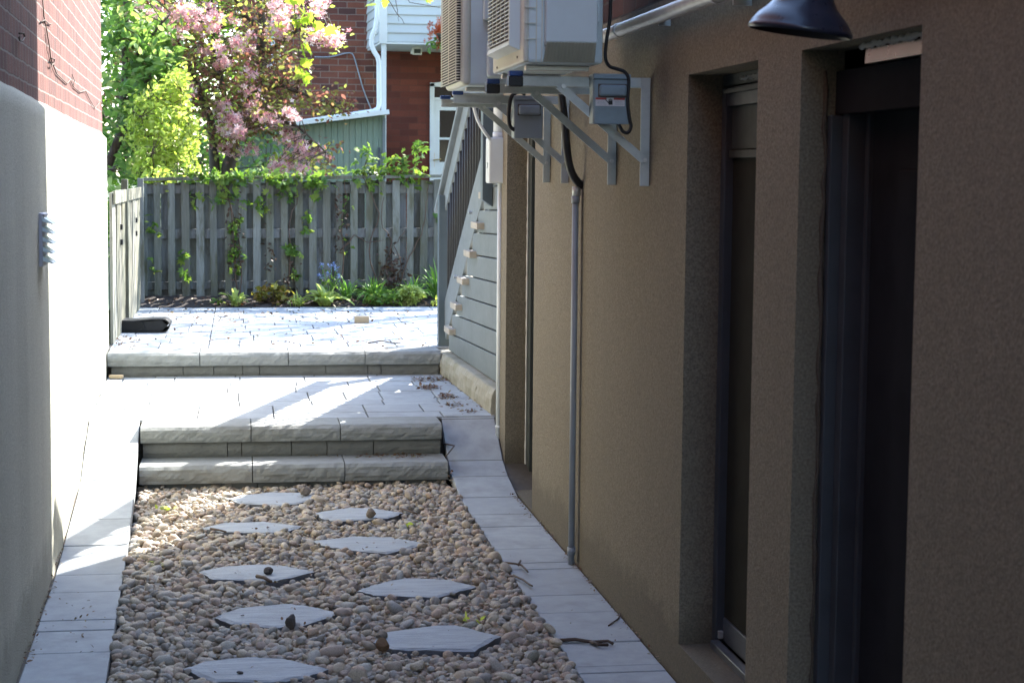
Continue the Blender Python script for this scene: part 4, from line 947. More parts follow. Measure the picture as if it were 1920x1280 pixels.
# ------------------------------------------------------------------ house behind
HY = 22.3; BY = 21.05
xpost = at(722, 150, Y=HY).x
H = thing('brick_house', 'red brick house behind the fence with a white sided upper bay', 'house', (2.5, HY + 2, 0.44))
xw0 = at(455, 100, Y=HY).x
m = MB(); m.box(xw0, xpost, HY, HY + 5, 0.3, 6.8); m.build('brick_wall', M['brick_back'], H)
dx0 = at(806, 200, Y=HY).x
m = MB(); m.box(xpost, 7.0, HY + 0.004, HY + 5, 0.3, 6.79); m.build('porch_wall', M['brick_porch'], H)
m = MB(); m.box(xw0 - 0.2, 7.2, HY - 0.2, HY + 5.2, 6.8, 7.0); m.build('roof', M['frame_dark'], H)
bx0 = at(712, 82, Y=BY); bz = at(770, 83, Y=BY).z; bxl = at(689, 95, Y=HY).x
m = MB(); z = bz + 0.02; lap = 0.107
while z < 6.0:
    m.prism([(bx0.x + 0.09, BY - 0.014, z), (bx0.x + 0.09, BY - 0.014, z + 0.012), (bx0.x + 0.09, BY, z + lap), (bx0.x + 0.09, BY + 0.02, z + lap), (bx0.x + 0.09, BY + 0.02, z)], (3.6, 0, 0)); z += lap
m.build('bay_siding', M['siding_white'], H)
m = MB(); z = bz + 0.02
dv = Vector((bxl - bx0.x, HY - BY, 0)); nv = Vector((-dv.y, dv.x, 0)).normalized() * 0.014
while z < 6.0:
    p = Vector((bx0.x, BY + 0.02, z)); m.prism([p + nv, p + nv + Vector((0, 0, .012)), p + Vector((0, 0, lap)), p - nv * 2 + Vector((0, 0, lap)), p - nv * 2], dv * 0.985); z += lap
m.build('bay_side_siding', M['siding_white'], H)
m = MB(); m.box(bx0.x - 0.004, bx0.x + 0.088, BY - 0.022, BY + 0.06, bz, 6.0); m.build('corner_trim', M['white_paint'], H, bevel=0.003)
m = MB(); m.prism([(bx0.x, BY - 0.02, bz - 0.004), (bx0.x + 3.7, BY - 0.02, bz - 0.004), (bx0.x + 3.7, HY, bz - 0.004), (bxl, HY, bz - 0.004)], (0, 0, 0.02)); m.build('soffit', M['white_paint'], H)
p0, p1 = at(716, 100, Y=BY).x, at(724.5, 100, Y=BY).x
m = MB(); m.box(p0, p1, BY + 0.0, BY + 0.10, 0.44, bz - 0.006); m.build('porch_post', M['white_paint'], H, bevel=0.004)
# porch light
q0, q1 = at(774, 90, Y=BY + .35), at(791, 103, Y=BY + .35)
FLg = thing('porch_light', 'small white floodlight under the soffit of the house behind', 'light', (q0.x, BY + .35, q1.z))
m = MB(); m.box(q0.x, q1.x, BY + .34, BY + .40, q1.z, q0.z); m.prism([(q0.x - 0.03, BY + .36, q1.z + .01), (q0.x, BY + .345, q1.z), (q0.x, BY + .345, q0.z), (q0.x, BY + .40, q0.z)], (0, 0.0, 0.006)); m.build('light_case', M['white_paint'], FLg, bevel=0.004)
m = MB(); m.box(q0.x + .015, q1.x - .015, BY + .335, BY + .339, q1.z + .015, q0.z - .015); m.build('light_lens', M['frame_mid'], FLg)
m = MB(); m.box(q0.x + .03, q0.x + .08, BY + .35, BY + .39, q0.z, bz - 0.005); m.build('light_mount', M['white_paint'], FLg)
# back door of that house
DY = HY - 0.03
def rectp(x0, y0, x1, y1, Y): a = at(x0, y0, Y=Y); b = at(x1, y1, Y=Y); return a.x, b.x, b.z, a.z
dxr = dx0 + 1.02; zt = at(830, 148, Y=DY).z
m = MB(); za = at(820, 183, Y=DY).z; zd = 0.5
m.box(dx0, dx0 + 0.055, DY, HY + 0.02, zd, zt - 0.05); m.box(dxr - 0.055, dxr, DY, HY + 0.02, zd, zt - 0.05); m.box(dx0 + 0.055, dxr - 0.055, DY + .002, HY + 0.02, za - 0.035, za)
arc = [(dx0 + (dxr - dx0) * k / 12, DY, zt - 0.06 + 0.05 * math.sin(math.pi * k / 12)) for k in range(13)]
m.prism([(dx0, DY, zt - 0.10)] + arc + [(dxr, DY, zt - 0.10)], (0, 0.05, 0))
bd = m.build('back_door', M['white_paint'], H, bevel=0.002)
m = MB(); m.box(dx0 + 0.05, dxr - 0.05, DY + 0.02, DY + 0.04, za, zt - 0.08); m.build('transom_pane', M['door_glass'], bd)
m = MB(); gx0 = at(824.5, 210, Y=DY).x; zz = [at(830, v, Y=DY).z for v in (207, 258, 262, 304)]
m.box(dx0 + 0.056, gx0, DY + .012, DY + .04, zd, za - .037); m.box(dxr - 0.056 - (gx0 - dx0 - .056), dxr - 0.056, DY + .012, DY + .04, zd, za - .037)
gx1 = dxr - 0.056 - (gx0 - dx0 - .056)
m.box(gx0, gx1, DY + .013, DY + .039, zz[0], za - .037); m.box(gx0, gx1, DY + .013, DY + .039, zz[2], zz[1]); m.box(gx0, gx1, DY + .013, DY + .039, zd, zz[3]); m.build('door_leaf', M['white_paint'], bd)
for a_, b_ in ((zz[1], zz[0]), (zz[3], zz[2])):
    m = MB(); m.box(gx0, gx1, DY + .025, DY + .03, a_, b_); m.build('door_pane', M['door_glass'], bd)
hx = at(813, 300, Y=DY); m = MB(); m.box(hx.x - .012, hx.x + .012, DY + .002, DY + .011, hx.z - .09, hx.z + .09); m.tube([(hx.x, DY, hx.z), (hx.x, DY - .03, hx.z), (hx.x + .09, DY - .03, hx.z + .01)], .008, 6); m.build('handle', M['brass'], bd, smooth=False)
# narrow window half hidden by the crabapple
a_ = at(505, 118, Y=HY); b_ = at(529, -60, Y=HY)
m = MB(); m.box(a_.x, b_.x, HY - 0.04, HY + 0.02, a_.z - 0.05, a_.z + 0.01); m.box(a_.x + .02, a_.x + .07, HY - 0.03, HY + .02, a_.z + .01, b_.z); m.box(b_.x - .07, b_.x - .02, HY - 0.03, HY + .02, a_.z + .01, b_.z); wn = m.build('window', M['white_paint'], H)
m = MB(); m.box(a_.x + .07, b_.x - .07, HY - .008, HY + .01, a_.z + .01, b_.z); m.build('pane', M['door_glass'], wn)
# downspout
dp = [at(x, y, Y=BY - 0.10) for x, y in ((707, -40), (707, 30), (704, 52), (697, 70), (696.5, 84), (701, 96), (708.5, 108), (710.5, 116), (711, 195))]
dp += [at(x, y, Y=BY - .13) for x, y in ((709, 204), (700, 209), (660, 215), (600, 224), (540, 233), (495, 240))]
tag((lambda: (lambda m: (m.tube(dp, 0.030, 10), m.build('downspout', M['white_paint'], None, smooth=True))[1])(MB()))(), 'white downspout bending down the bay corner and along the shed roof', 'downspout')
# loose cable on the bricks
cable('house_cable', [at(x, y, Y=HY - .02) for x, y in ((590, 107), (618, 107), (645, 101), (658, 100), (664, 108), (672, 135), (682, 170), (697, 208))], 0.008, M['pvc_grey'], 'thin grey cable drooping across the dark red bricks behind', n=6)
# shed
SY = 20.9
SH = thing('garden_shed', 'green board lean-to shed with a sloping white edged roof', 'shed', (0.9, SY + .6, 0.44))
A0, A1 = at(430, 253, Y=SY), at(722, 217, Y=SY)
n = 26
for part in (0,):
    m = MB()
    for i in range(n):
        xa = A0.x + (A1.x - A0.x) * i / n; xb = A0.x + (A1.x - A0.x) * (i + 1) / n - 0.004
        za_ = A0.z + (A1.z - A0.z) * i / n; zb_ = A0.z + (A1.z - A0.z) * (i + 1) / n
        dy = rs.uniform(0, .006); m.prism([(xa, SY + dy, 0.42), (xb, SY + dy, 0.42), (xb, SY + dy, zb_), (xa, SY + dy, za_)], (0, 0.02, 0))
    m.prism([(A0.x, SY + .03, .42), (A1.x, SY + .03, .42), (A1.x, SY + .03, A1.z - .004), (A0.x, SY + .03, A0.z - .004)], (0, 1.0, 0))
    m.build('wall', M['shed_green'], SH)
m = MB(); e = (A1 - A0).normalized(); m.beam(A0 - e * 0.1 + Vector((0, .45, .035)), A1 + e * 0.035 + Vector((0, .45, .035)), 1.25, 0.055); m.build('roof', M['white_paint'], SH, bevel=0.004)
m = MB(); m.box(A1.x - 0.03, A1.x + 0.006, SY - .012, SY + .02, .42, A1.z - .03); m.build('corner_trim', M['rail_grey'], SH)
p0, p1 = at(505, 297, Y=SY - .02), at(563, 340, Y=SY - .02)
m = MB(); m.box(p0.x, p1.x, SY - .012, SY - .001, .46, p0.z - .01); m.build('door', M['shed_green'], SH, bevel=.003)
hx = at(565, 300, Y=SY - .02); m = MB(); m.box(hx.x - .02, hx.x + .02, SY - .03, SY - .002, hx.z - .03, hx.z + .03); m.build('hinge', M['frame_dark'], SH)
m = MB(); hx = at(711, 312, Y=SY - .02); m.box(hx.x - .012, hx.x + .012, SY - .02, SY - .002, hx.z - .22, hx.z + .22); m.build('latch_bar', M['frame_dark'], SH)
# ------------------------------------------------------------------ foliage
LEAF = ([(0, 0, 0), (0.28, 0.24, 0.05), (0.62, 0.22, 0.04), (1, 0, -0.06), (0.62, -0.22, 0.04), (0.28, -0.24, 0.05), (0.45, 0, -0.01)], [(0, 6, 2, 1), (6, 3, 2), (0, 5, 4, 6), (6, 4, 3)])
# one connected island per leaf
def maple_t():
    pts = [(0, 0), (.12, .30), (.02, .42), (.30, .36), (.28, .62), (.50, .40), (.72, .34), (.62, .22), (1.0, 0)]
    full = pts + [(x, -y) for x, y in reversed(pts[1:-1])]
    v = [(0.38, 0, 0)] + [(x, y, -0.10 * abs(y) - 0.05 * x * x) for x, y in full]
    n = len(full); return v, [(0, 1 + i, 1 + (i + 1) % n) for i in range(n)]
MAPLE = maple_t()
def palm_t():
    v, f = [(0, 0, 0)], []
    for a_ in (-1.25, -0.62, 0, 0.62, 1.25):
        L = 1.0 - 0.28 * abs(a_) / 1.25; c, s_ = math.cos(a_), math.sin(a_); b = len(v)
        for (x, y, z) in ((0.5 * L, 0.17, 0.03), (L, 0, -0.12), (0.5 * L, -0.17, 0.03)): v.append((x * c - y * s_, x * s_ + y * c, z))
        f.append((0, b + 2, b + 1, b))
    return v, f
PALM = palm_t()
def flower_t():
    v, f = [(0, 0, 0)], []
    for k in range(5):
        a_ = k * 1.2566; b = len(v)
        for r, da, z in ((0.32, -.42, .1), (0.55, 0, .22), (0.32, .42, .1)): v.append((r * math.cos(a_ + da), r * math.sin(a_ + da), z))
        f.append((0, b, b + 1, b + 2))
    return v, f
FLOWER = flower_t()

def nearest_on(limbs, c):
    best = None
    for L in limbs:
        for p in L:
            d = (p - c).length + 0.25 * max(0, p.z - c.z)
            if best is None or d < best[0]: best = (d, p)
    return best[1]
def crown(root, name, clusters, limbs, per, sig, lsize, mat, tmpl=LEAF, tilt=0.7, twig_r=0.005, twigs=True, seed=0, twig_parent='branch', droop=0.0):
    r = np.random.default_rng(seed); P, S = [], []; m = MB()
    for c in clusters:
        c = Vector(c)
        if twigs and limbs:
            q = nearest_on(limbs, c); mid = q.lerp(c, .55) + Vector((r.normal(0, .05), r.normal(0, .05), abs(r.normal(0, .05)) - droop * .3))
            m.tube([q, mid, c], [twig_r * 1.6, twig_r, twig_r * .5], 4, cap=False)
        n = max(3, int(per * r.uniform(.5, 1.5)))
        P.append(np.array(c)[None] + r.normal(0, 1, (n, 3)) * np.array(sig)[None] * r.uniform(.7, 1.3)); S.append(r.uniform(.65, 1.3, n) * lsize)
    P, S = np.concatenate(P), np.concatenate(S)
    o = instmesh(name, tmpl[0], tmpl[1], P, rots(len(P), tilt=tilt, rng=r), S, mat, root)
    if twigs and limbs and m.v: m.build('twigs', M['twig'], root, fix=False)
    return o
def ellips(c, rad, n, r, shell=0.35):
    out = []
    while len(out) < n:
        v = r.uniform(-1, 1, 3); d = np.linalg.norm(v)
        if d > 1 or d < shell: continue
        out.append(Vector((c[0] + v[0] * rad[0], c[1] + v[1] * rad[1], c[2] + v[2] * rad[2])))
    return out
def limb(pts, r0, r1, mb, n=9):
    P = [Vector(p) for p in pts]; out = []
    for i in range(len(P) - 1):
        for k in range(4): out.append(P[i].lerp(P[i + 1], k / 4) + Vector((rs.uniform(-.012, .012), rs.uniform(-.012, .012), 0)))
    out.append(P[-1]); mb.tube(out, [r0 + (r1 - r0) * k / (len(out) - 1) for k in range(len(out))], n); return out
def A_(x, y, Y): return at(x, y, Y=Y)
# crabapple
CY = 18.7
CT = thing('crabapple_tree', 'flowering crabapple tree with bronze leaves and pink blossom behind the fence', 'tree', tuple(Vector((A_(425, 330, CY).x, CY, 0.44))))
m = MB(); limbs = []
base = Vector((A_(428, 330, CY).x, CY, 0.42))
limbs.append(limb([base, A_(430, 318, CY), A_(436, 275, CY), A_(456, 215, CY), A_(488, 170, CY), A_(489, 110, CY), A_(489, 40, CY), A_(484, -60, CY), A_(470, -200, CY + .2)], 0.085, 0.03, m))
limbs.append(limb([base + Vector((-.14, 0.05, 0)), A_(402, 310, CY), A_(400, 255, CY + .1), A_(385, 190, CY + .1), A_(350, 120, CY), A_(320, 40, CY - .1), A_(290, -60, CY - .1)], 0.065, 0.015, m))
limbs.append(limb([A_(436, 275, CY), A_(425, 190, CY - .2), A_(400, 90, CY - .3), A_(395, -40, CY - .3)], 0.04, 0.012, m))
limbs.append(limb([A_(456, 215, CY), A_(500, 215, CY - .4), A_(560, 240, CY - .7), A_(610, 285, CY - .9)], 0.03, 0.006, m))
limbs.append(limb([A_(488, 170, CY), A_(530, 160, CY - .3), A_(590, 185, CY - .5), A_(640, 205, CY - .6)], 0.03, 0.006, m))
limbs.append(limb([A_(489, 110, CY), A_(540, 70, CY - .2), A_(600, 30, CY - .3), A_(625, 60, CY - .4)], 0.03, 0.006, m))
limbs.append(limb([A_(430, 240, CY), A_(390, 186, CY - .1), A_(330, 183, CY - .1), A_(270, 160, CY - .2)], 0.035, 0.008, m))
limbs.append(limb([A_(489, 60, CY), A_(440, 0, CY), A_(380, -60, CY)], 0.03, 0.01, m))
m.build('trunk', M['bark'], CT, smooth=True)
r = np.random.default_rng(31)
cl = []
def pxc(x0, x1, y0, y1, n, Ya, Yb): return [A_(r.uniform(x0, x1), r.uniform(y0, y1), r.uniform(Ya, Yb)) for _ in range(n)]
cl += pxc(225, 520, -80, 120, 150, 17.9, 19.4) + pxc(330, 530, 100, 215, 105, 17.8, 19.4) + pxc(230, 340, 60, 200, 30, 18.2, 19.4)
cl += pxc(520, 560, -60, 80, 26, 18, 19.0) + pxc(430, 545, 200, 248, 30, 17.7, 18.8) + pxc(515, 575, 110, 215, 18, 18, 18.8) + pxc(575, 650, 185, 212, 14, 18, 18.4) + pxc(565, 625, 265, 315, 5, 17.4, 18) + pxc(380, 430, 215, 280, 12, 17.9, 18.7)
crown(CT, 'foliage', cl, limbs, 24, (.085, .11, .06), 0.058, M['lf_crab'], seed=1, tilt=.9)
bl = []
for (x, y, sx_, sy_, n) in ((330, 28, 45, 10, 12), (262, 25, 22, 14, 6), (395, 25, 16, 14, 6), (402, 42, 12, 8, 4), (340, 168, 22, 9, 7), (333, 180, 12, 8, 4), (418, 115, 14, 8, 3), (375, 98, 12, 6, 2), (415, 205, 16, 10, 6), (440, 222, 16, 8, 7), (480, 212, 14, 9, 6), (505, 225, 18, 8, 7), (530, 215, 18, 8, 6), (455, 245, 30, 9, 7), (430, 250, 12, 8, 4), (540, 265, 14, 14, 5), (570, 282, 18, 8, 6), (600, 290, 20, 8, 6), (540, 310, 22, 10, 9), (520, 318, 12, 6, 3), (565, 318, 10, 5, 3), (455, 285, 30, 7, 4), (530, 40, 12, 14, 5), (528, 62, 12, 8, 4), (605, 72, 20, 10, 7), (622, 72, 8, 8, 4), (510, 8, 16, 8, 3), (595, 15, 12, 10, 4), (545, 20, 20, 12, 4), (470, 160, 20, 30, 4), (370, 60, 60, 40, 9), (450, 70, 40, 40, 7)):
    for _ in range(n): bl.append(A_(x + r.normal(0, sx_ * .55), y + r.normal(0, sy_ * .6), r.uniform(17.5, 18.5)))
crown(CT, 'blossom', bl, limbs, 24, (.042, .05, .032), 0.056, M['lf_blossom'], FLOWER, seed=2, tilt=.8)
bl2 = [Vector(p) + Vector((r.normal(0, .05), r.normal(0, .05), r.normal(0, .04))) for p in bl]
crown(CT, 'young_leaves', bl2, [], 7, (.05, .06, .04), 0.055, M['lf_lime'], seed=3, twigs=False)
# broad leaved green tree by the brick corner
GT = thing('leafy_tree', 'fresh green broad leaved tree beside the brick house corner', 'tree', (-1.45, 17.5, 0.44))
m = MB(); gl_ = [limb([(-1.45, 17.5, .42), (-1.42, 17.5, 1.3), A_(225, 250, 17.5), A_(235, 130, 17.5), A_(235, 0, 17.5), A_(225, -120, 17.5)], .06, .015, m), limb([A_(225, 250, 17.5), A_(270, 160, 17.3), A_(305, 110, 17.2)], .025, .006, m), limb([A_(235, 130, 17.5), A_(290, 60, 17.3), A_(320, 25, 17.3)], .02, .006, m)]
m.build('trunk', M['bark'], GT, smooth=True)
cl = pxc(205, 270, -60, 330, 95, 17.0, 18.0) + pxc(260, 322, 55, 150, 30, 17.0, 17.6) + pxc(250, 300, 20, 210, 22, 17.0, 17.7)
crown(GT, 'foliage', cl, gl_, 15, (.08, .09, .07), 0.105, M['lf_green'], seed=5, tilt=.75)
# lime shrub
LS = thing('lime_shrub', 'bright yellow green shrub leaning over the fence corner', 'shrub', (A_(320, 330, 16.8).x, 16.8, 0.44))
m = MB(); b0 = Vector((A_(320, 330, 16.8).x, 16.8, .42)); ll = []
for x, y, Y in ((300, 190, 16.8), (265, 220, 16.7), (340, 170, 16.8), (355, 230, 16.9), (285, 290, 16.5), (320, 150, 16.9), (250, 260, 16.8), (310, 345, 16.35)): ll.append(limb([b0, b0.lerp(A_(x, y, Y), .5) + Vector((0, 0, .1)), A_(x, y, Y)], .012, .003, m, 6))
m.build('stems', M['twig'], LS, smooth=True)
cl = ellips((A_(305, 235, 16.8).x, 16.8, A_(305, 235, 16.8).z), (.33, .3, .36), 110, r, .1) + pxc(255, 370, 270, 330, 34, 16.45, 16.9) + pxc(275, 325, 325, 352, 12, 16.2, 16.4) + pxc(290, 350, 140, 200, 14, 16.7, 17)
crown(LS, 'foliage', cl, ll, 20, (.05, .06, .05), 0.055, M['lf_lime'], seed=6, tilt=.8, twig_r=.003)
# maple: trunk behind the left-hand house, one long limb reaching over the frame
MT = thing('maple_tree', 'maple with yellow green lobed leaves dangling in front of the bricks', 'tree', (-2.6, 17.6, 0.44))
m = MB(); ml = [limb([(-2.6, 17.6, .42), (-2.55, 17.6, 2.5), (-2.3, 17.55, 4.0), (-1.5, 17.45, 4.6), (-.4, 17.4, 4.45), (.5, 17.3, 4.1), (1.3, 17.2, 3.9)], .13, .012, m), limb([A_(540, -90, 17.35), A_(548, -20, 17.35), A_(560, 60, 17.35), A_(563, 135, 17.35)], .008, .003, m, 6), limb([A_(705, -100, 17.2), A_(712, -30, 17.2), A_(735, 10, 17.2), A_(758, 45, 17.2)], .008, .002, m, 6), limb([A_(735, -40, 17.2), A_(770, 5, 17.2), A_(825, 15, 17.2)], .006, .002, m, 6), limb([A_(742, -20, 17.2), A_(745, 20, 17.2), A_(748, 40, 17.2)], .005, .002, m, 5)]
m.build('trunk', M['bark'], MT, smooth=True)
P = []
for x, y in ((540, 8), (552, 5), (530, 0), (556, 30), (570, 22), (548, 45), (566, 50), (580, 40), (590, 52), (600, 40), (575, 62), (610, 52), (588, 34), (560, 14), (556, 96), (568, 92), (578, 98), (548, 92), (563, 122), (560, 138), (566, 148), (568, 130), (704, 6), (716, 8), (724, 0), (712, -8), (800, -2), (812, -4), (700, -10), (526, -8)): P.append(np.array(A_(x, y, 17.35 + r.uniform(-.1, .1))))
for _ in range(300): q = Vector((r.uniform(-2.6, 1.4), 17.4 + r.normal(0, .5), r.uniform(4.0, 5.2))); P.append(np.array(q))
P = np.array(P); n = len(P)
instmesh('foliage', MAPLE[0], MAPLE[1], P, rots(n, tilt=.9, rng=r), r.uniform(.10, .16, n), M['lf_maple'], MT)
# trees far behind, each its own crown
def bigtree(x, y, z0, rad, hz, n, lab, mat, seed, per=42, ls=.15):
    T = thing('background_tree', lab, 'tree', (x, y, .44), 'trees beyond the garden'); m = MB()
    rr = np.random.default_rng(seed); L = [limb([(x, y, .4), (x + .1, y, hz * .5), (x - .1, y, hz)], .2, .08, m)]
    for k in range(6):
        a_ = k * 1.05; L.append(limb([(x, y, hz * (.35 + .08 * k)), (x + math.cos(a_) * rad[0] * .7, y + math.sin(a_) * rad[1] * .7, hz * (.5 + .1 * k))], .07, .015, m, 6))
    m.build('trunk', M['bark'], T, smooth=True)
    crown(T, 'foliage', ellips((x, y, z0), rad, n, rr, .15), L, per, (.30, .30, .24), ls, mat, seed=seed, tilt=.8, twig_r=.012)
bigtree(-3.0, 29.0, 4.2, (2.6, 2.0, 3.9), 6.0, 300, 'tall green tree glimpsed through the crabapple on the left', M['lf_far'], 41)
bigtree(0.3, 31.5, 4.4, (2.6, 2.0, 4.0), 6.0, 300, 'tall green tree glimpsed behind the middle of the crabapple', M['lf_far'], 42)
bigtree(-6.5, 33.0, 4.8, (3.2, 2.0, 4.4), 6.5, 260, 'tall green tree farthest left beyond the garden', M['lf_green'], 43, ls=.18)
bigtree(4.35, 17.6, 5.4, (2.0, 1.9, 1.3), 4.8, 120, 'unseen slender tree added beyond the stair to dapple the terrace', M['lf_far'], 44, per=22, ls=.11)  # unseen tree, added on the sunward side to dapple the terrace
HG = thing('hedge', 'dark green hedge low behind the crabapple trunks', 'hedge', (-1.6, 20.6, .44)); m = MB()
hl = [limb([(x, 20.6, .42), (x + .1, 20.6, 1.6)], .03, .01, m, 6) for x in np.arange(-3.4, .4, .4)]; m.build('stems', M['bark'], HG, smooth=True)
crown(HG, 'foliage', [Vector((r.uniform(-3.6, .35), 20.6 + r.normal(0, .25), r.uniform(.6, 2.35))) for _ in range(190)], hl, 26, (.11, .11, .10), .075, M['lf_green'], seed=8, tilt=.9)
# hanging plant on the bay
hp = A_(822, 60, 20.7)
HP = thing('hanging_plant', 'hanging plant with orange flowers beside the nearer air conditioner grille', 'plant', (hp.x + .05, 20.7, hp.z)); m = MB()
m.tube([(hp.x + .08, 20.7, hp.z - .02), (hp.x + .08, 20.7, hp.z + 1.3)], .005, 5); m.build('wire', M['twig'], HP)
m = MB(); m.lathe([(.0, -.14), (.08, -.13), (.12, -.02), (.125, 0.0), (.1, 0.0)], 20, (hp.x + .1, 20.7, hp.z - .02)); m.build('pot', M['bark'], HP, smooth=True)
P = np.array([hp[:]]) + np.array([.06, 0, 0]) + r.normal(0, 1, (110, 3)) * np.array([.065, .06, .085]); instmesh('flowers', FLOWER[0], FLOWER[1], P, rots(110, tilt=1.2, rng=r), r.uniform(.06, .10, 110), M['lf_orange'], HP)
P = np.array([hp[:]]) + np.array([.06, 0, -.14]) + r.normal(0, 1, (70, 3)) * np.array([.08, .06, .035]); instmesh('leaves', LEAF[0], LEAF[1], P, rots(70, tilt=.9, rng=r), r.uniform(.06, .10, 70), M['lf_green'], HP)
# vines on the fence
def vine(label, stems, leaves, seed, size=.062, mat=None, per=3):
    V_ = thing('climbing_vine', label, 'vine', tuple(stems[0][0]), 'vines on the board fence'); m = MB(); rr = np.random.default_rng(seed)
    for S in stems: limb(S, .0065, .003, m, 5)
    m.build('stem', M['twig'], V_, smooth=True, fix=False)
    P = []
    for (x, y, sx_, sy_, n, Y) in leaves:
        for _ in range(int(n * 1.6)): P.append(np.array(A_(x + rr.normal(0, sx_), y + rr.normal(0, sy_), Y + rr.uniform(-.05, .03))))
    P = np.array(P); n = len(P)
    instmesh('leaves', PALM[0], PALM[1], P, rots(n, tilt=.75, rng=rr), rr.uniform(.6, 1.25, n) * size, mat or M['lf_vine'], V_)
VY = FY - .045
def vs_(pts, Y=VY): return [A_(x, y, Y) for x, y in pts]
vine('leafy vine hanging down the middle of the board fence', [vs_([(445, 560), (440, 480), (435, 420), (428, 350), (430, 325)]), vs_([(450, 560), (452, 500), (446, 440), (430, 380), (410, 330)]), vs_([(428, 350), (380, 328), (320, 335)])], [(430, 333, 34, 6, 45, VY - .02), (425, 365, 14, 14, 22, VY - .02), (440, 420, 8, 8, 16, VY), (440, 475, 8, 12, 14, VY), (447, 505, 6, 8, 6, VY), (380, 330, 30, 5, 22, VY), (370, 375, 6, 8, 5, VY), (345, 512, 5, 8, 5, VY), (290, 425, 8, 10, 7, VY), (283, 500, 6, 10, 4, VY), (350, 480, 8, 10, 6, VY)], 51)
vine('leafy vine beside the fence post with a tuft halfway down', [vs_([(540, 556), (545, 480), (540, 420), (560, 370), (585, 330)]), vs_([(585, 330), (540, 325), (500, 328)])], [(590, 345, 14, 12, 26, VY - .02), (520, 336, 22, 7, 26, VY - .02), (540, 360, 12, 10, 16, VY), (490, 380, 12, 8, 12, VY), (545, 470, 8, 7, 16, VY), (577, 410, 6, 10, 6, VY), (553, 515, 5, 5, 5, VY), (575, 430, 6, 8, 4, VY), (480, 328, 30, 5, 18, VY)], 52)
vine('vine sending a long leafy shoot above the right of the fence', [vs_([(715, 556), (690, 470), (712, 400), (690, 350), (680, 328)]), [A_(680, 328, FY), A_(720, 315, FY), A_(760, 295, FY + .05), A_(795, 272, FY + .1)], [A_(690, 328, FY), A_(740, 322, FY - .03), A_(800, 328, FY - .05)], [A_(680, 328, FY), A_(690, 300, FY), A_(693, 275, FY)]], [(750, 305, 18, 8, 26, FY), (790, 275, 8, 6, 10, FY + .1), (765, 324, 22, 4, 18, FY - .02), (700, 322, 30, 5, 24, FY - .02), (690, 290, 12, 10, 16, FY), (690, 345, 15, 8, 14, VY), (640, 327, 20, 5, 14, FY - .02), (770, 340, 14, 5, 10, VY), (822, 408, 4, 6, 6, VY)], 53)
vine('almost bare dark vine with dead stems low on the right of the fence', [vs_([(735, 550), (725, 500), (735, 450), (715, 420), (720, 370)]), vs_([(730, 555), (755, 500), (740, 460), (760, 430)]), vs_([(640, 560), (645, 480), (640, 420), (650, 370), (645, 335)]), vs_([(640, 470), (665, 440), (690, 455), (720, 450)]), vs_([(735, 500), (710, 520), (700, 560)]), vs_([(745, 545), (770, 480), (790, 440), (800, 380), (805, 345)])], [(650, 400, 8, 20, 5, VY), (650, 460, 8, 16, 3, VY)], 54, .05)
P = np.array([np.array(A_(x + r.normal(0, sx_), y + r.normal(0, sy_), VY - r.uniform(0, .04))) for (x, y, sx_, sy_, n) in ((735, 510, 12, 24, 150), (640, 430, 7, 40, 60), (440, 450, 7, 50, 80), (545, 520, 7, 25, 50), (505, 470, 6, 30, 30)) for _ in range(n)])
tag(instmesh('dry_vine_leaves', LEAF[0], LEAF[1], P, rots(len(P), tilt=1.3, rng=r), r.uniform(.025, .055, len(P)), M['lf_vinedead']), 'dry dead vine leaves caught in the stems on the fence', 'dead leaves', kind='stuff')
# ------------------------------------------------------------------ bed plants
def blades(name, label, cat, px, py, Y, z, n, length, width, lean, mat, group=None, seed=0, droop=1.0):
    c = at(px, py, Y=Y); c = Vector((c.x, Y, z)); rr = random.Random(seed); T = thing(name, label, cat, tuple(c), group); m = MB()
    for _ in range(n):
        a_ = rr.uniform(0, 6.28); L = length * rr.uniform(.6, 1.15); w = width * rr.uniform(.7, 1.2); ln = lean * rr.uniform(.3, 1.3); o = Vector((rr.gauss(0, .02), rr.gauss(0, .02), 0))
        d = Vector((math.cos(a_), math.sin(a_), 0)); s_ = Vector((-d.y, d.x, 0)); b = len(m.v); K = 6
        for k in range(K + 1):
            t_ = k / K; p = c + o + d * (L * ln * t_ ** 1.3) + Vector((0, 0, L * (t_ * (1.0 - .25 * ln) - droop * ln * .55 * t_ ** 3)))
            ww = w * (math.sin(math.pi * min(.97, .12 + .85 * t_)) ** .8) * .5
            m.v += [tuple(p - s_ * ww + Vector((0, 0, ww * .35))), tuple(p), tuple(p + s_ * ww + Vector((0, 0, ww * .35)))]
        for k in range(K):
            q = b + 3 * k; m.f += [(q, q + 1, q + 4, q + 3), (q + 1, q + 2, q + 5, q + 4)]; m.m += [0, 0]
    m.build('leaves', mat, T, smooth=True, fix=False); return T
BZ = .465
blades('hosta', 'small yellow green hosta leftmost on the bed edge', 'plant', 440, 572, 15.74, BZ, 22, .20, .05, .8, M['lf_hosta'], 'bed plants', 1)
blades('hosta', 'large pale hosta with broad arching leaves at the middle of the bed', 'plant', 610, 570, 15.74, BZ, 26, .26, .075, .95, M['lf_hosta'], 'bed plants', 2)
blades('grass_tuft', 'small yellowish spiky grass tuft between the two hostas', 'plant', 560, 568, 15.74, BZ, 34, .17, .014, .8, M['lf_hosta'], 'bed plants', 3)
blades('daylily', 'dense green daylily clump right of the blue flowers', 'plant', 700, 560, 15.95, .50, 120, .26, .017, .95, M['lf_grass'], 'bed plants', 4)
blades('daylily', 'green daylily clump at the back, right of the dense one', 'plant', 775, 552, 15.95, .51, 80, .26, .017, .9, M['lf_grass'], 'bed plants', 5)
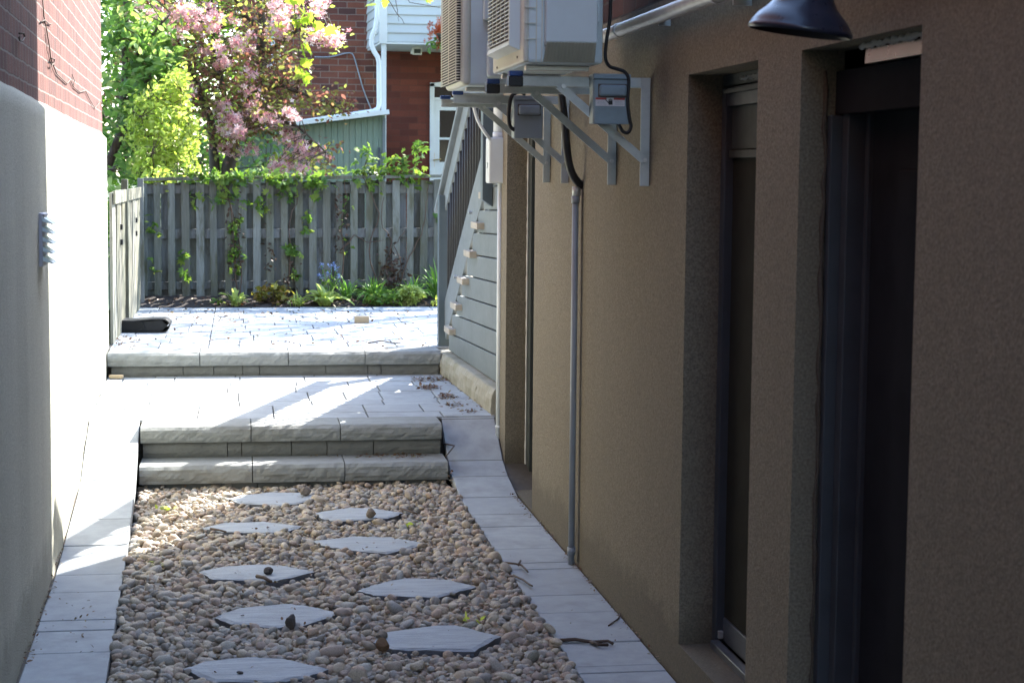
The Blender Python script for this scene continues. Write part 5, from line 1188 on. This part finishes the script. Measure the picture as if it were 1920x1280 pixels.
blades('tall_grass', 'tall blue green grass rising right against the stair post', 'plant', 822, 548, 16.0, .51, 60, .40, .015, .55, M['lf_grass'], 'bed plants', 6)
blades('daylily', 'thin sparse grassy clump just behind the blue flowers', 'plant', 650, 552, 16.0, .51, 34, .26, .015, .7, M['lf_grass'], 'bed plants', 7)
def leafclump(name, label, px, py, Y, z, rad, n, size, mat, tmpl=LEAF, tilt=.5, seed=0, stems=8):
    c = at(px, py, Y=Y); c = Vector((c.x, Y, z)); rr = np.random.default_rng(seed); T = thing(name, label, 'plant', tuple(c), 'bed plants'); m = MB(); L = ellips((c.x, c.y, z + rad[2]), rad, n, rr, 0)
    for q in L[:stems]: m.tube([c, c.lerp(q, .5) + Vector((0, 0, .02)), q], .003, 4, cap=False)
    m.build('stems', M['twig'], T, fix=False)
    P = np.array([q[:] for q in L]); instmesh('leaves', tmpl[0], tmpl[1], P, rots(len(P), tilt=tilt, rng=rr), rr.uniform(.7, 1.3, len(P)) * size, mat, T); return T
leafclump('astilbe', 'bronze and yellow feathery plant left of the spiky grass tuft', 512, 568, 15.85, .47, (.19, .1, .095), 95, .05, M['lf_astilbe'], PALM, .5, 1, 14)
c = leafclump('astilbe', 'small bronze fronds standing above the feathery plant', 515, 548, 15.95, .57, (.09, .05, .03), 60, .05, M['lf_astilbe'], PALM, .4, 9, 10)
leafclump('low_plant', 'low bright green leafy plant in front of the dense daylily', 722, 568, 15.75, .46, (.19, .06, .05), 150, .055, M['lf_vine'], LEAF, .6, 2, 10)
leafclump('low_plant', 'pale variegated leafy plant in front of the back daylily', 770, 560, 15.78, .47, (.11, .07, .085), 110, .065, M['lf_hosta'], PALM, .5, 3, 10)
leafclump('low_plant', 'tiny lime seedling at the far right of the bed edge', 817, 572, 15.74, .46, (.03, .03, .03), 22, .04, M['lf_lime'], LEAF, .6, 4, 4)
leafclump('low_plant', 'tiny green seedling at the far left of the bed', 410, 556, 15.8, .48, (.05, .03, .025), 24, .045, M['lf_vine'], LEAF, .6, 5, 4)
c = at(620, 560, Y=15.9)
FB = thing('blue_flower_plant', 'tall slender plant with pale blue flowers against the fence', 'plant', (c.x, 15.9, .49), 'bed plants'); m = MB(); P, Q = [], []
for px, py in ((602, 497), (622, 500), (630, 503), (614, 515), (634, 518), (600, 520)):
    e = at(px, py, Y=15.9); m.tube([(c.x, 15.9, .49), ((c.x + e.x) / 2, 15.9, (.49 + e.z) / 2 + .02), e], .003, 5, cap=False)
    for _ in range(9): P.append(np.array(e) + r.normal(0, .018, 3))
    for t_ in np.linspace(.1, .9, 11): Q.append(np.array(Vector((c.x, 15.9, .49)).lerp(e, t_)) + r.normal(0, .02, 3))
m.build('stems', M['lf_grass'], FB, fix=False); P, Q = np.array(P), np.array(Q)
instmesh('flowers', FLOWER[0], FLOWER[1], P, rots(len(P), tilt=.8, rng=r), r.uniform(.022, .034, len(P)), M['lf_blue'], FB)
instmesh('leaves', LEAF[0], LEAF[1], Q, rots(len(Q), tilt=.8, rng=r), r.uniform(.03, .06, len(Q)), M['lf_vine'], FB)
for x, y, lab, n in ((312, 957, 'small bright weed sprouting in the sunlit gravel', 14), (290, 1062, 'tiny green weed in the shaded gravel at left', 6), (767, 986, 'green fallen leaf sprig on the gravel at right', 5), (886, 1166, 'tiny green sprout in the gravel near the right slabs', 5)):
    p = at(x, y, z=.015); W_ = thing('weed', lab, 'weed', tuple(p)); P = np.array(p)[None] + np.abs(r.normal(0, 1, (n, 3))) * np.array([.02, .02, .008]) * r.choice([-1, 1], (n, 3)) * np.array([1, 1, 0.5]) + np.array([0, 0, .012])
    instmesh('leaves', LEAF[0], LEAF[1], P, rots(n, tilt=.6, rng=r), r.uniform(.02, .035, n), M['lf_lime'], W_)
# ------------------------------------------------------------------ things lying about
mp = at(219, 624, z=ZT); MX = mp.x - .02; MY = mp.y
RMt = thing('rubber_mat', 'black rubber mat folded over on the terrace by the cream wall', 'mat', tuple(mp))
def sheet(mb, prof, y0, y1, th):
    P = [Vector((p[0], 0, p[1])) for p in prof]; top, bot = [], []
    for i, p in enumerate(P):
        t_ = (P[min(i + 1, len(P) - 1)] - P[max(i - 1, 0)]).normalized(); nn = Vector((-t_.z, 0, t_.x)); top.append(p + nn * th / 2); bot.append(p - nn * th / 2)
    n = len(P)
    for i in range(n - 1):
        q = [top[i], top[i + 1], bot[i + 1], bot[i]]; zz_ = lambda z: ZT + .003 + (z - ZT) * .8; mb.add([(v.x, y0, v.z) for v in q] + [(v.x, y1, zz_(v.z)) for v in q], [(0, 1, 2, 3), (7, 6, 5, 4)] + [(k, (k + 1) % 4, 4 + (k + 1) % 4, 4 + k) for k in range(4)])
arc = lambda cx, cz, r_, a0, a1, k=9: [(cx + r_ * math.cos(a0 + (a1 - a0) * i / k), cz + r_ * math.sin(a0 + (a1 - a0) * i / k)) for i in range(k + 1)]
pr = [(MX, ZT + .006), (MX + .17, ZT + .005)] + arc(MX + .355, ZT + .052, .046, -1.57, 1.57) + [(MX + .27, ZT + .098), (MX + .14, ZT + .086), (MX, ZT + .090)]
m = MB(); sheet(m, pr, MY, MY + .42, .008); m.build('outer_fold', M['black'], RMt, fix=True)
pr = [(MX, ZT + .018), (MX + .12, ZT + .018)] + arc(MX + .185, ZT + .048, .030, -1.57, 1.57) + [(MX + .1, ZT + .078), (MX, ZT + .076)]
m = MB(); sheet(m, pr, MY - .004, MY + .42, .006); m.build('inner_fold', M['black'], RMt)
m = MB(); m.prism([(MX, MY + .02, ZT + .012), (MX + .345, MY + .02, ZT + .012), (MX + .385, MY + .02, ZT + .05), (MX + .345, MY + .02, ZT + .09), (MX + .14, MY + .02, ZT + .078), (MX, MY + .02, ZT + .082)], (0, .39, -.012)); m.build('dark_filler', M['black'], RMt)  # solid black filler added so the inside of the fold looks dark
p = at(679, 606, z=ZT); m = MB(); m.prism([(p.x - .062, p.y, ZT), (p.x + .055, p.y - .005, ZT), (p.x + .062, p.y + .07, ZT), (p.x - .05, p.y + .085, ZT)], (0, 0, .055)); tag(m.build('wood_block', M['cut_wood'], bevel=.006), 'short block of cut pale wood on the terrace', 'wood block')
p = at(218, 711, z=ZL); m = MB(); m.obox(p + Vector((0.0, .01, .016)), (.045, -.01, 0), (.004, .014, 0), (0, 0, .012)); tag(m.build('wood_offcut', M['cut_wood'], bevel=.006), 'yellowish wood offcut at the foot of the terrace step by the left wall', 'wood offcut')
def stick(pts, zf, rad, label, cat='stick'):
    m = MB(); 
    for S in pts:
        P = [at(x, y, z=zf) + Vector((0, 0, rad + (0.004 * (i % 2)))) for i, (x, y) in enumerate(S)]
        m.tube(P, [rad * (1 - .4 * i / len(P)) for i in range(len(P))], 6)
    return tag(m.build('stick', M['twig'], smooth=True), label, cat)
stick([[(1050, 1204), (1078, 1204), (1110, 1207), (1140, 1207), (1149, 1210)], [(1108, 1207), (1122, 1214), (1140, 1212)]], 0.0, .008, 'thick dark forked stick lying across the right slabs')
stick([[(1141, 1174), (1153, 1167), (1160, 1160), (1163, 1152)]], 0.0, .0035, 'thin curved twig near the wall behind the thick forked stick')
stick([[(944, 1056), (965, 1060), (978, 1061), (985, 1070), (990, 1074)], [(972, 1061), (976, 1054)]], 0.012, .005, 'gnarled twig at the gravel edge level with the conduit foot')
stick([[(962, 1080), (980, 1090), (992, 1097), (998, 1102)]], 0.006, .005, 'short pale twig on the slabs in front of the gnarled twig')
stick([[(832, 833), (842, 836), (852, 837), (846, 846), (835, 858)]], 0.17, .005, 'thin bent twig leaning beside the right end of the steps')
stick([[(845, 907), (865, 907), (884, 906)]], 0.01, .006, 'straight reddish stick at the corner of the steps and right slabs')
stick([[(690, 644), (715, 641), (742, 645), (752, 644)]], ZT, .005, 'long thin twig on the sunlit terrace')
stick([[(482, 1084), (495, 1088), (508, 1094)]], 0.02, .009, 'stubby pale stick beside the stepping stone with one dark pebble')
stick([[(395, 993), (410, 997), (424, 999)]], 0.022, .006, 'dark stick under the half sunlit stepping stone')
stick([[(752, 955), (770, 962), (782, 965)]], 0.02, .006, 'reddish stick right of the second stepping stone')
# fallen leaves and bits: nobody could count them
Ps, Ss = [], []
def litter(x0, x1, y0, y1, n, z, s=.022, ang=0):
    for _ in range(n):
        p = at(r.uniform(x0, x1), r.uniform(y0, y1), z=z); Ps.append((p.x, p.y, z + r.uniform(.002, .008))); Ss.append(s * r.uniform(.5, 1.4))
def line(x0, y0, x1, y1, n, z, sp=5, s=.021):
    for _ in range(n):
        t_ = r.uniform(); p = at(x0 + (x1 - x0) * t_ + r.normal(0, sp), y0 + (y1 - y0) * t_ + r.normal(0, sp * .4), z=z); Ps.append((p.x, p.y, z + r.uniform(.002, .008))); Ss.append(s * r.uniform(.5, 1.4))
litter(270, 820, 582, 655, 260, ZT, .028); litter(215, 260, 630, 656, 60, ZT, .026); litter(300, 700, 579, 605, 160, ZT, .034)
line(230, 704, 815, 698, 360, ZL, 2.5, .022); line(835, 700, 915, 765, 300, ZL, 6, .024)
for cx, cy, n, s_ in ((805, 727, 110, 16), (840, 745, 70, 14), (795, 712, 60, 14), (850, 760, 40, 14), (880, 772, 24, 12), (830, 712, 70, 14)):
    line(cx - s_, cy, cx + s_, cy, int(n * 1.2), ZL, 6, .026)
litter(560, 830, 846, 856, 26, .13, .018); line(670, 852, 790, 853, 150, .13, 8, .02); line(570, 853, 590, 856, 26, .13, 5, .014)
line(160, 790, 172, 870, 24, .2, 4, .012); line(150, 905, 105, 1060, 130, .02, 5, .018); line(100, 1075, 40, 1250, 110, 0.0, 7, .018); litter(60, 200, 1080, 1240, 40, 0.0, .014)
line(1000, 970, 945, 905, 90, .002, 3, .014); line(1005, 972, 1085, 1068, 60, 0.0, 2.5, .014); line(1095, 1080, 1240, 1245, 70, 0.0, 3, .012); litter(900, 1200, 930, 1240, 34, 0.0, .011); line(845, 880, 845, 905, 18, .1, 4, .016)
line(925, 868, 945, 890, 24, .06, 4, .016); line(215, 660, 222, 630, 20, ZT, 3, .014); line(270, 700, 640, 700, 60, ZL, 3, .016)
p = A_(430, 560, 15.8)
for _ in range(420): Ps.append((r.uniform(-.85, 1.7), r.uniform(15.68, 16.12), .47 + r.uniform(.0, .05))); Ss.append(r.uniform(.02, .05))
for _ in range(420): Ps.append((r.uniform(-.44, 1.08), r.uniform(5.2, 9.2), .018 + r.uniform(-.004, .012))); Ss.append(r.uniform(.008, .022))
Ps, Ss = np.array(Ps), np.array(Ss)
tag(instmesh('leaf_litter', LEAF[0], LEAF[1], Ps, rots(len(Ps), tilt=.35, rng=r), Ss, M['lf_dead']), 'scattered dry brown leaf litter on slabs, steps and gravel', 'leaf litter', kind='stuff')
